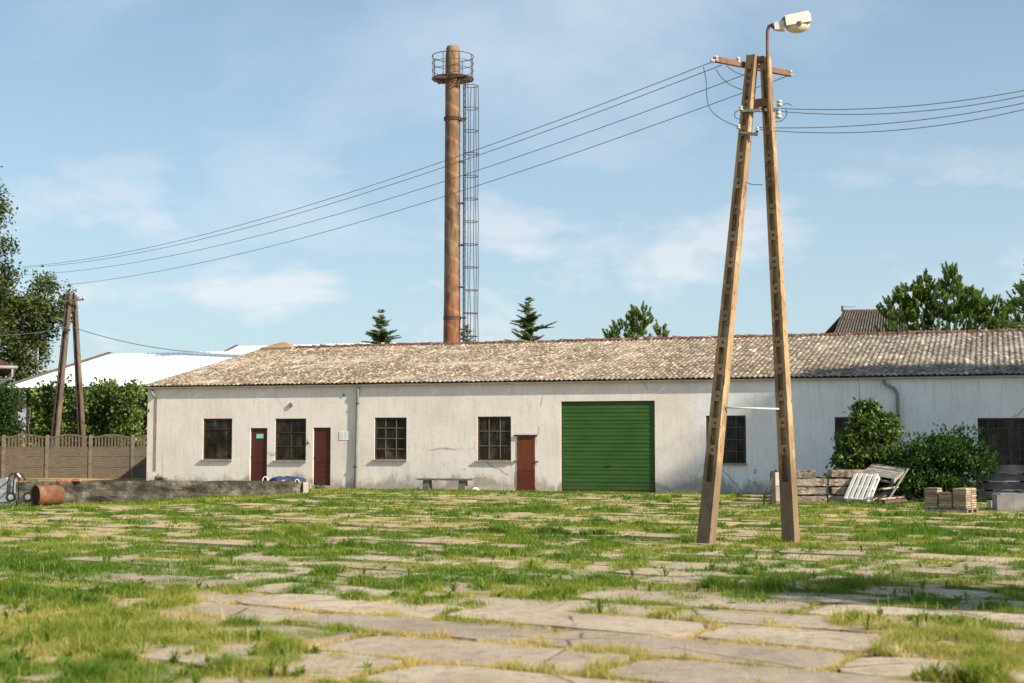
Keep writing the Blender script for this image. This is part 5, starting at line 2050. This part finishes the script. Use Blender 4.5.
def limb_tree(mb, base, h, r0, ends, rr, lean=(0, 0), rtop=0.02):
    """tapered wobbling trunk plus limbs to the given end points"""
    base = Vector(base)
    pts, rs = [], []
    n = 8
    for i in range(n + 1):
        f = i / n
        pts.append(base + Vector((lean[0] * f + rr.uniform(-.02, .02) * h * f, lean[1] * f + rr.uniform(-.02, .02) * h * f, h * f - (0.2 if i == 0 else 0))))
        rs.append(r0 * (1 - f) + rtop * f)
    mb.tube(pts, rs, 8)
    for e in ends:
        e = Vector(e)
        # start on the trunk below the end
        zz = max(base.z + h * .12, min(e.z - 0.35 * (Vector((e.x, e.y, 0)) - Vector((base.x, base.y, 0))).length - .1, base.z + h * .95))
        f = (zz - base.z) / h
        k = min(int(f * n), n - 1)
        s = pts[k].lerp(pts[k + 1], f * n - k)
        m_ = s.lerp(e, .5) + Vector((rr.uniform(-.1, .1), rr.uniform(-.1, .1), (e - s).length * .08))
        rr0 = max(.012, r0 * (1 - f) * .35)
        mb.tube([s, m_, e], [rr0, rr0 * .6, .008], 5)


def broadleaf(name, label, cat, base, h, blobs, nclus, nleaf, lsize, csize, mat, bark, r0, seed, group=None, droop=0.0, light=0.3, trunk_h=None, aspect=.55, hollow=.55):
    """crown = leaf clusters spread through several ellipsoid blobs (centre, radii, weight)"""
    t = thing(name, label, cat, base, group)
    r = np.random.default_rng(seed)
    rr = random.Random(seed)
    cl, wts, outs = [], [], []
    wsum = sum(b[2] for b in blobs)
    for (c, rad_, w) in blobs:
        k = max(3, int(nclus * w / wsum))
        d = r.normal(size=(k, 3))
        d /= np.linalg.norm(d, axis=1)[:, None]
        rr_ = (hollow + (1 - hollow) * r.random(k)) ** 1.0
        rr_ = rr_ * (0.74 + 0.50 * r.random(k)) * np.where(r.random(k) < .08, 1.22, 1.0)
        cl.append(np.array(c) + d * np.array(rad_) * rr_[:, None])
        outs.append(d)
    cl = np.concatenate(cl)
    outs = np.concatenate(outs)
    ends = [tuple(c) for c in cl[r.choice(len(cl), min(len(cl), 46), replace=False)]]
    mb = MB()
    limb_tree(mb, base, trunk_h or h * .9, r0, ends, rr)
    mb.build('trunk', bark, t, smooth=True)
    k = nleaf
    per = r.integers(int(k * .5), int(k * 1.5) + 1, len(cl))
    C = np.repeat(cl, per, axis=0)
    o_ = np.repeat(outs, per, axis=0)
    ctone = np.repeat(np.clip(r.normal(.38, .2, len(cl)), 0, 1), per)
    off = r.normal(size=C.shape) * csize
    off[:, 2] = off[:, 2] * (0.6 + droop * 1.2) - droop * csize * .8 * np.abs(r.normal(size=len(C)))
    C = C + off
    tint = ctone + r.normal(0, .15, len(C))
    tint = np.where(r.random(len(C)) < light * .35, tint + .45, tint)
    ok = C[:, 2] > base[2] + .05
    leaves_mesh('crown', C[ok], lsize, mat, tint[ok], t, droop, aspect, seed + 1, o_[ok])
    return t


def px_blob(px, py, Y, rx, ry, rd, w=1.0):
    p = P(px, py, Y)
    k = Y / FPX
    return ((p.x, p.y, p.z), (rx * k, rd, ry * k), w)


GY = 95.0
b = P(-22, 440, GY)
broadleaf('birch_tree', 'tall drooping birch at the left edge, its crown rising above the shed', 'tree', (b.x, GY, 0), P(0, 130, GY).z,
          [px_blob(-24, 175, GY, 16, 36, 1.6, .7), px_blob(-28, 225, GY, 27, 42, 2.2, 1.2), px_blob(-32, 285, GY, 38, 50, 2.8, 1.6), px_blob(-16, 345, GY, 44, 48, 3, 1.6), px_blob(-8, 300, GY, 24, 40, 2, .9), px_blob(-2, 205, GY, 6, 16, .7, .2), px_blob(10, 265, GY, 7, 18, .7, .12)],
          330, 66, .25, .34, 'leaf_birch', 'bark_birch', .34, 21, droop=.35)
b = P(34, 440, GY + 2)
broadleaf('birch_tree', 'lower birch with hanging twigs behind the small far pole', 'tree', (b.x, GY + 2, 0), P(0, 278, GY).z,
          [px_blob(42, 292, GY + 2, 9, 16, 1.0, .35), px_blob(34, 318, GY + 2, 19, 24, 1.6, 1.0), px_blob(26, 350, GY + 2, 20, 26, 1.6, 1.0), px_blob(20, 385, GY + 2, 24, 20, 1.6, .5), px_blob(59, 312, GY + 2, 8, 10, .9, .22), px_blob(68, 297, GY + 2, 4, 8, .4, .09)],
          170, 62, .24, .32, 'leaf_birch', 'bark_birch', .2, 22, droop=.4)
b = P(2, 440, 64)
broadleaf('bush', 'dark leafy bush under the red-roofed house corner at the left edge', 'bush', (b.x, 67.6, 0), 3.6, [px_blob(-4, 408, 67.6, 18, 30, .9, 1), px_blob(0, 436, 67.6, 18, 26, .9, 1)], 170, 60, .16, .24, 'leaf_bush', 'bark', .05, 23)
for i, (px, top, rx, lab, ly_, sd) in enumerate(((52, 408, 18, 'leafy shrub behind the fence, at the foot of the small far pole', .3, 31), (98, 400, 24, 'bright leafy shrub behind the fence against the white shed roof', .8, 32),
                                                 (128, 404, 17, 'leafy shrub behind the fence next to the warehouse corner', .6, 33))):
    Yb = 70.9 + (i % 2) * .8
    b = P(px, 440, Yb)
    bl = [px_blob(px, 412, Yb, rx, 26, 1.0, 1.0), px_blob(px - rx * .3, 398, Yb, rx * .5, 13, .7, .4), px_blob(px + rx * .45, 390 + 6 * (i == 0), Yb, rx * .35, 11, .6, .3), px_blob(px, 436, Yb, rx, 20, .9, .6)]
    broadleaf('shrub', lab, 'shrub', (b.x, Yb, 0), 3.0, bl, 110, 46, .17, .24, 'leaf_shrub', 'bark', .06, sd, 'shrubs behind the concrete fence', light=ly_, hollow=.3, aspect=.65)
# bushes by the wall at right
Yb = 41.2
b = P(869, 490, Yb)
broadleaf('elder_bush', 'taller leafy bush with pale green top in front of the dark window', 'bush', (b.x, Yb, 0), 2.5,
          [px_blob(869, 408, Yb, 9, 8, .3, .3), px_blob(862, 424, Yb, 12, 10, .45, .5), px_blob(870, 440, Yb, 22, 16, .7, .9), px_blob(889, 424, Yb, 7, 15, .35, .35), px_blob(850, 456, Yb, 17, 22, .6, .8), px_blob(880, 462, Yb, 26, 28, .8, 1.2), px_blob(862, 478, Yb, 26, 20, .7, .6)],
          235, 46, .13, .115, 'leaf_elder', 'bark', .05, 41, 'bushes against the wall', light=.7, hollow=.2, aspect=.5)
Yb = 40.4
b = P(941, 490, Yb)
broadleaf('bush', 'broad dark green bush behind the stacked pavers', 'bush', (b.x, Yb, 0), 1.9,
          [px_blob(940, 450, Yb, 34, 22, .7, 1.2), px_blob(905, 478, Yb, 20, 24, .6, .8), px_blob(920, 462, Yb, 22, 24, .7, .8), px_blob(965, 455, Yb, 22, 22, .6, .8), px_blob(940, 480, Yb, 40, 24, .7, 1.3), px_blob(985, 466, Yb, 12, 16, .4, .25)],
          360, 48, .115, .13, 'leaf_bush', 'bark', .05, 42, 'bushes against the wall', light=.3, hollow=.2, aspect=.45)


def spruce(label, tip, w_at, seed, mat='needle_spruce', group=None, full=1.0, curve=1.0):
    """whorled conifer; tip = its top, w_at = half width per metre below the top"""
    base = (tip.x, tip.y, 0)
    t = thing('spruce_tree', label, 'tree', base, group)
    r = np.random.default_rng(seed)
    H = tip.z
    mb = MB()
    mb.tube([Vector((tip.x, tip.y, -.2)), Vector((tip.x, tip.y, H * .5)), tip], [.03 * H * .45, .02 * H * .45, .01], 8)
    C, D, tn = [], [], []
    z = 0.12
    while z < H * .86:
        nb_ = r.integers(4, 9)
        z_w = z
        for k in range(nb_):
            a = r.random() * 6.283
            Lb = (w_at * z ** 0.85) * (.35 + .95 * r.random() ** 1.3)
            up_ = .35 - .06 * z
            dirv = np.array([math.cos(a), math.sin(a), up_ * .6])
            z = z_w + r.uniform(-.10, .14)
            z = max(z, .08)
            p0 = np.array([tip.x, tip.y, H - z])
            p1 = p0 + dirv * Lb + np.array([0, 0, r.uniform(-.1, .3) * Lb])
            mb.tube([Vector(p0), Vector(p1)], [.014, .005], 4)
            m_ = max(5, int(Lb / .030))
            tone = r.normal(.45, .22)
            for q in range(m_):
                f = (q + r.random()) / m_
                pt = p0 + (p1 - p0) * f
                side = np.array([-math.sin(a), math.cos(a), 0]) * (1 if r.random() < .5 else -1)
                tw = .13 + .20 * (1 - f) * min(1, Lb)
                for _ in range(3):
                    dd = side * r.uniform(.2, 1) + dirv * r.uniform(.3, .9) + np.array([0, 0, r.uniform(-.15, .25)])
                    side = -side
                    C.append(pt)
                    D.append(dd / np.linalg.norm(dd) * tw)
                    tn.append(tone + .25 * f + r.normal(0, .12))
        z = z_w + (0.15 + .035 * z_w) * r.uniform(.6, 1.4)
    C, D, tn = np.array(C), np.array(D), np.array(tn)
    # leader shoots
    mb.build('trunk', 'bark', t)
    N = len(C)
    s = np.cross(D, r.normal(size=D.shape))
    s /= np.linalg.norm(s, axis=1)[:, None] + 1e-9
    V = np.zeros((N, 4, 3))
    wv = np.linalg.norm(D, axis=1)[:, None] * .24
    V[:, 0] = C - s * wv * .5
    V[:, 1] = C + s * wv * .5
    V[:, 2] = C + D + s * wv * .25
    V[:, 3] = C + D - s * wv * .25
    raw_mesh('crown', V.reshape(-1, 3), faces_quad=np.arange(N * 4).reshape(N, 4), mat=mat, attr=('tint', np.repeat(np.clip(tn, 0, 1), 4)), parent=t)
    return t


GC = 'conifers rising behind the warehouse roof'
spruce('small pointed spruce tip above the roof, left of the chimney', P(381, 309, 78), .62, 61, group=GC)
spruce('dark spruce with layered branches above the roof, right of the chimney', P(529, 297, 76), .68, 62, group=GC)
spruce('low spruce tip showing between the chimney and its ladder foot', P(467, 324, 82), .5, 63, group=GC)
spruce('dark spruce cut by the right edge of the photo', P(1040, 238, 68), .62, 64, group=GC)


def pine(label, base_xy, shoots_blobs, H, nshoot, seed, mat, group=None, ssize=.34):
    """young pine: upward brushes of needles on branches"""
    base = (base_xy[0], base_xy[1], 0)
    t = thing('pine_tree', label, 'tree', base, group)
    r = np.random.default_rng(seed)
    rr = random.Random(seed)
    pts, outs = [], []
    wsum = sum(b[2] for b in shoots_blobs)
    for (c, rad_, w) in shoots_blobs:
        k = max(4, int(nshoot * w / wsum))
        d = r.normal(size=(k, 3))
        d /= np.linalg.norm(d, axis=1)[:, None]
        f = (.35 + .65 * r.random(k)) ** .6 * (.85 + .3 * r.random(k))
        pts.append(np.array(c) + d * np.array(rad_) * f[:, None])
        outs.append(d)
    pts, outs = np.concatenate(pts), np.concatenate(outs)
    mb = MB()
    limb_tree(mb, base, H * .97, .02 * H, [tuple(p) for p in pts[r.choice(len(pts), min(60, len(pts)), replace=False)]], rr)
    mb.build('trunk', 'bark_pine', t, smooth=True)
    K = 60
    N = len(pts) * K
    ax_ = outs * np.array([.55, .55, .25]) + np.array([0, 0, .85])
    ax_ /= np.linalg.norm(ax_, axis=1)[:, None]
    Ls = ssize * (.7 + .7 * r.random(len(pts)))
    A_ = np.repeat(ax_, K, axis=0)
    B_ = np.repeat(pts, K, axis=0)
    LL = np.repeat(Ls, K)
    f = r.random(N)
    C = B_ + A_ * (LL * f)[:, None]
    side = r.normal(size=(N, 3))
    side -= A_ * np.sum(side * A_, axis=1)[:, None]
    side /= np.linalg.norm(side, axis=1)[:, None] + 1e-9
    D = (A_ * .75 + side * .75) * (.15 * (1.15 - .5 * f))[:, None]
    s = np.cross(D, side + r.normal(size=(N, 3)) * .5)
    s /= np.linalg.norm(s, axis=1)[:, None] + 1e-9
    V = np.zeros((N, 3, 3))
    V[:, 0] = C - s * .026
    V[:, 1] = C + s * .026
    V[:, 2] = C + D
    tn = np.repeat(np.clip(r.normal(.42, .2, len(pts)), 0, 1), K) + .22 * f + r.normal(0, .08, N)
    raw_mesh('crown', V.reshape(-1, 3), faces_tri=np.arange(N * 3).reshape(N, 3), mat=mat, attr=('tint', np.repeat(np.clip(tn, 0, 1), 3)), parent=t)
    return t


Yp = 74
c = P(640, 340, Yp)
pine('bright young pine above the middle of the roof', (c.x, Yp), [px_blob(641, 322, Yp, 11, 15, .55, .9), px_blob(625, 330, Yp, 12, 9, .5, .5), px_blob(640, 348, Yp, 26, 18, 1, 1.2)], P(0, 304, Yp).z, 210, 71, 'needle_pine_light', GC)
c = P(661, 340, Yp)
pine('very low pale pine top just right of the bright young pine', (c.x, Yp + 1), [px_blob(661, 333, Yp + 1, 6, 6, .3, .3), px_blob(661, 350, Yp + 1, 12, 14, .6, .7)], P(0, 327, Yp).z, 55, 72, 'needle_pine_light', GC)
c = P(611, 345, Yp)
pine('lowest dark pine top just left of the bright young pine', (c.x, Yp + 1.5), [px_blob(611, 337, Yp, 6, 4, .3, .3), px_blob(611, 350, Yp, 10, 12, .5, .6)], P(0, 333, Yp).z, 45, 73, 'needle_pine', GC)
Yp = 71
c = P(950, 340, Yp)
pine('large bushy dark green pine behind the roof, tallest of the right pines', (c.x, Yp), [px_blob(951, 283, Yp, 8, 15, .5, .5), px_blob(948, 305, Yp, 24, 20, 1.2, 1.5), px_blob(968, 305, Yp, 14, 16, .8, .6), px_blob(950, 340, Yp, 40, 34, 1.8, 2.2)], P(0, 267, Yp).z, 620, 74, 'needle_pine', GC)
c = P(918, 340, Yp + .5)
pine('bushy pine with rounded twin tops left of the tallest pine', (c.x, Yp + .5), [px_blob(925, 288, Yp + .5, 9, 12, .5, .45), px_blob(909, 298, Yp + .5, 15, 11, .8, .7), px_blob(897, 312, Yp + .5, 16, 13, .8, .7), px_blob(922, 312, Yp + .5, 20, 20, 1, 1.1), px_blob(910, 345, Yp + .5, 32, 30, 1.5, 1.6)], P(0, 277, Yp).z, 520, 75, 'needle_pine', GC)
c = P(992, 340, Yp + .5)
pine('lower pine between the tallest pine and the edge spruce', (c.x, Yp + .5), [px_blob(990, 314, Yp + .5, 18, 14, .9, .9), px_blob(978, 308, Yp + .5, 7, 10, .4, .3), px_blob(992, 345, Yp + .5, 24, 26, 1.2, 1.3)], P(0, 298, Yp).z, 300, 76, 'needle_pine', GC)

c = P(1022, 340, Yp + 1.5)
pine('pine half hidden by the spruce at the right edge', (c.x, Yp + 1.5), [px_blob(1016, 318, Yp + 1.5, 16, 14, .9, .9), px_blob(1028, 300, Yp + 1.5, 18, 16, .9, .9), px_blob(1020, 345, Yp + 1.5, 26, 26, 1.2, 1.3)], P(0, 284, Yp).z, 240, 77, 'needle_pine', GC)

# weeds by the warehouse corner
p = P(157, 482, 51.6)
broadleaf('weed', 'tuft of green weeds at the left foot of the warehouse wall', 'weed', (p.x, p.y, TZ), .4, [((p.x, p.y, TZ + .14), (.28, .12, .16), 1)], 26, 22, .11, .05, 'leaf_bush', 'bark', .01, 81, aspect=.22)
p = P(318, 487, 50.6)
broadleaf('weed', 'small weed growing between the second brown door and the mossy wall end', 'weed', (p.x + .1, p.y, ghf(p.x, p.y)), .2, [((p.x + .1, p.y, ghf(p.x, p.y) + .07), (.16, .08, .08), 1)], 12, 18, .08, .035, 'leaf_bush', 'bark', .008, 82, aspect=.22)

# trees out of the frame on the right: they throw the shade on the wall's east end
def tall_tree(label, x, y, h, z0, rad_, seed, n=150):
    bl = []
    k = 4
    for i in range(k):
        f = (i + .5) / k
        bl.append(((x, y, z0 + (h - z0) * f), (rad_ * (1 - .35 * abs(f - .45)), rad_ * (1 - .35 * abs(f - .45)), (h - z0) / k * .75), 1.0))
    broadleaf('poplar_tree', label, 'tree', (x, y, 0), h, bl, n, 60, .3, .5, 'leaf_birch', 'bark', .22, seed, 'trees east of the yard', hollow=.1)


W_ = wallpt(965, 470)
D_ = 14.0
q = W_ + SH * D_ - NB * 1.2
tall_tree('tall dense tree east of the yard shading the bushes by the wall', q.x, q.y, 12.6, 3.0, 2.1, 101, 230)
W_ = wallpt(885, 420)
D_ = 32.0
q = W_ + SH * D_
ZT = D_ * math.tan(EL)
tall_tree('very tall poplar east of the yard shading the east half of the warehouse wall', q.x, q.y, ZT + 4.6, ZT - .8, 1.75, 103, 420)
q = G(990, 598) + SH * 11.5
tall_tree('slender tree east of the yard throwing a thin shadow on the grass', q.x, q.y, 11.5 * math.tan(EL) + 1.0, 11.5 * math.tan(EL) - .9, .8, 102, 60)

# ------------------------------------------------------------------ sky
w = bpy.data.worlds.new("World")
scene.world = w
w.use_nodes = True
t = NT(w.node_tree)
sky = t.n('TexSky', {'sky_type': 'NISHITA', 'sun_disc': False, 'sun_elevation': EL, 'sun_rotation': math.atan2(SH.x, SH.y), 'altitude': 100, 'air_density': 1.0, 'dust_density': 1.2, 'ozone_density': 2.2})
tc = t.n('TexCoord')
sp = t.n('SeparateXYZ', Vector=tc.outputs['Generated'])
zc = t.math('ADD', t.math('MAXIMUM', sp.outputs[2], 0.0), 0.16)
u = t.math('DIVIDE', sp.outputs[0], zc)
v_ = t.math('DIVIDE', sp.outputs[1], zc)
cv = t.n('CombineXYZ', X=u, Y=v_, Z=0.0)
n1 = t.noise(cv.outputs[0], 0.62, 6, 0.55, 0.4)
veil = t.ramp(n1, [(0.34, 0.05), (0.50, 0.34), (0.64, 0.85)])
# low cumulus puffs towards the horizon
mp = t.n('Mapping', Vector=tc.outputs['Generated'])
mp.inputs['Scale'].default_value = (8.0, 8.0, 20.0)
mp.inputs['Location'].default_value = (1.3, 0.4, 2.2)
n2 = t.noise(mp.outputs[0], 1.0, 6, 0.55, 0.2)
low = t.ramp(sp.outputs[2], [(0.03, 0.0), (0.07, 1.0), (0.15, 0.7), (0.22, 0.0)])
puff = t.math('MULTIPLY', t.ramp(n2, [(0.52, 0.0), (0.64, 0.75)]), low)
haze = t.ramp(sp.outputs[2], [(0.0, 0.7), (0.12, 0.50), (0.3, 0.26), (0.6, 0.1)])
f = t.math('MAXIMUM', t.math('MAXIMUM', veil, puff), haze)
skyb = t.mix(1.0, sky.outputs[0], (0.88, 1.12, 1.13), 'MULTIPLY')
col = t.mix(f, skyb, (5.9, 6.9, 7.9))
col = t.mix(t.math('MULTIPLY', puff, .7), col, (8.6, 8.3, 8.4))
bg = t.n('Background', Color=col, Strength=0.066)
o = t.n('OutputWorld')
t.nt.links.new(bg.outputs[0], o.inputs[0])

scene.cycles.max_bounces = 8
scene.cycles.transparent_max_bounces = 12
scene.cycles.use_denoising = True
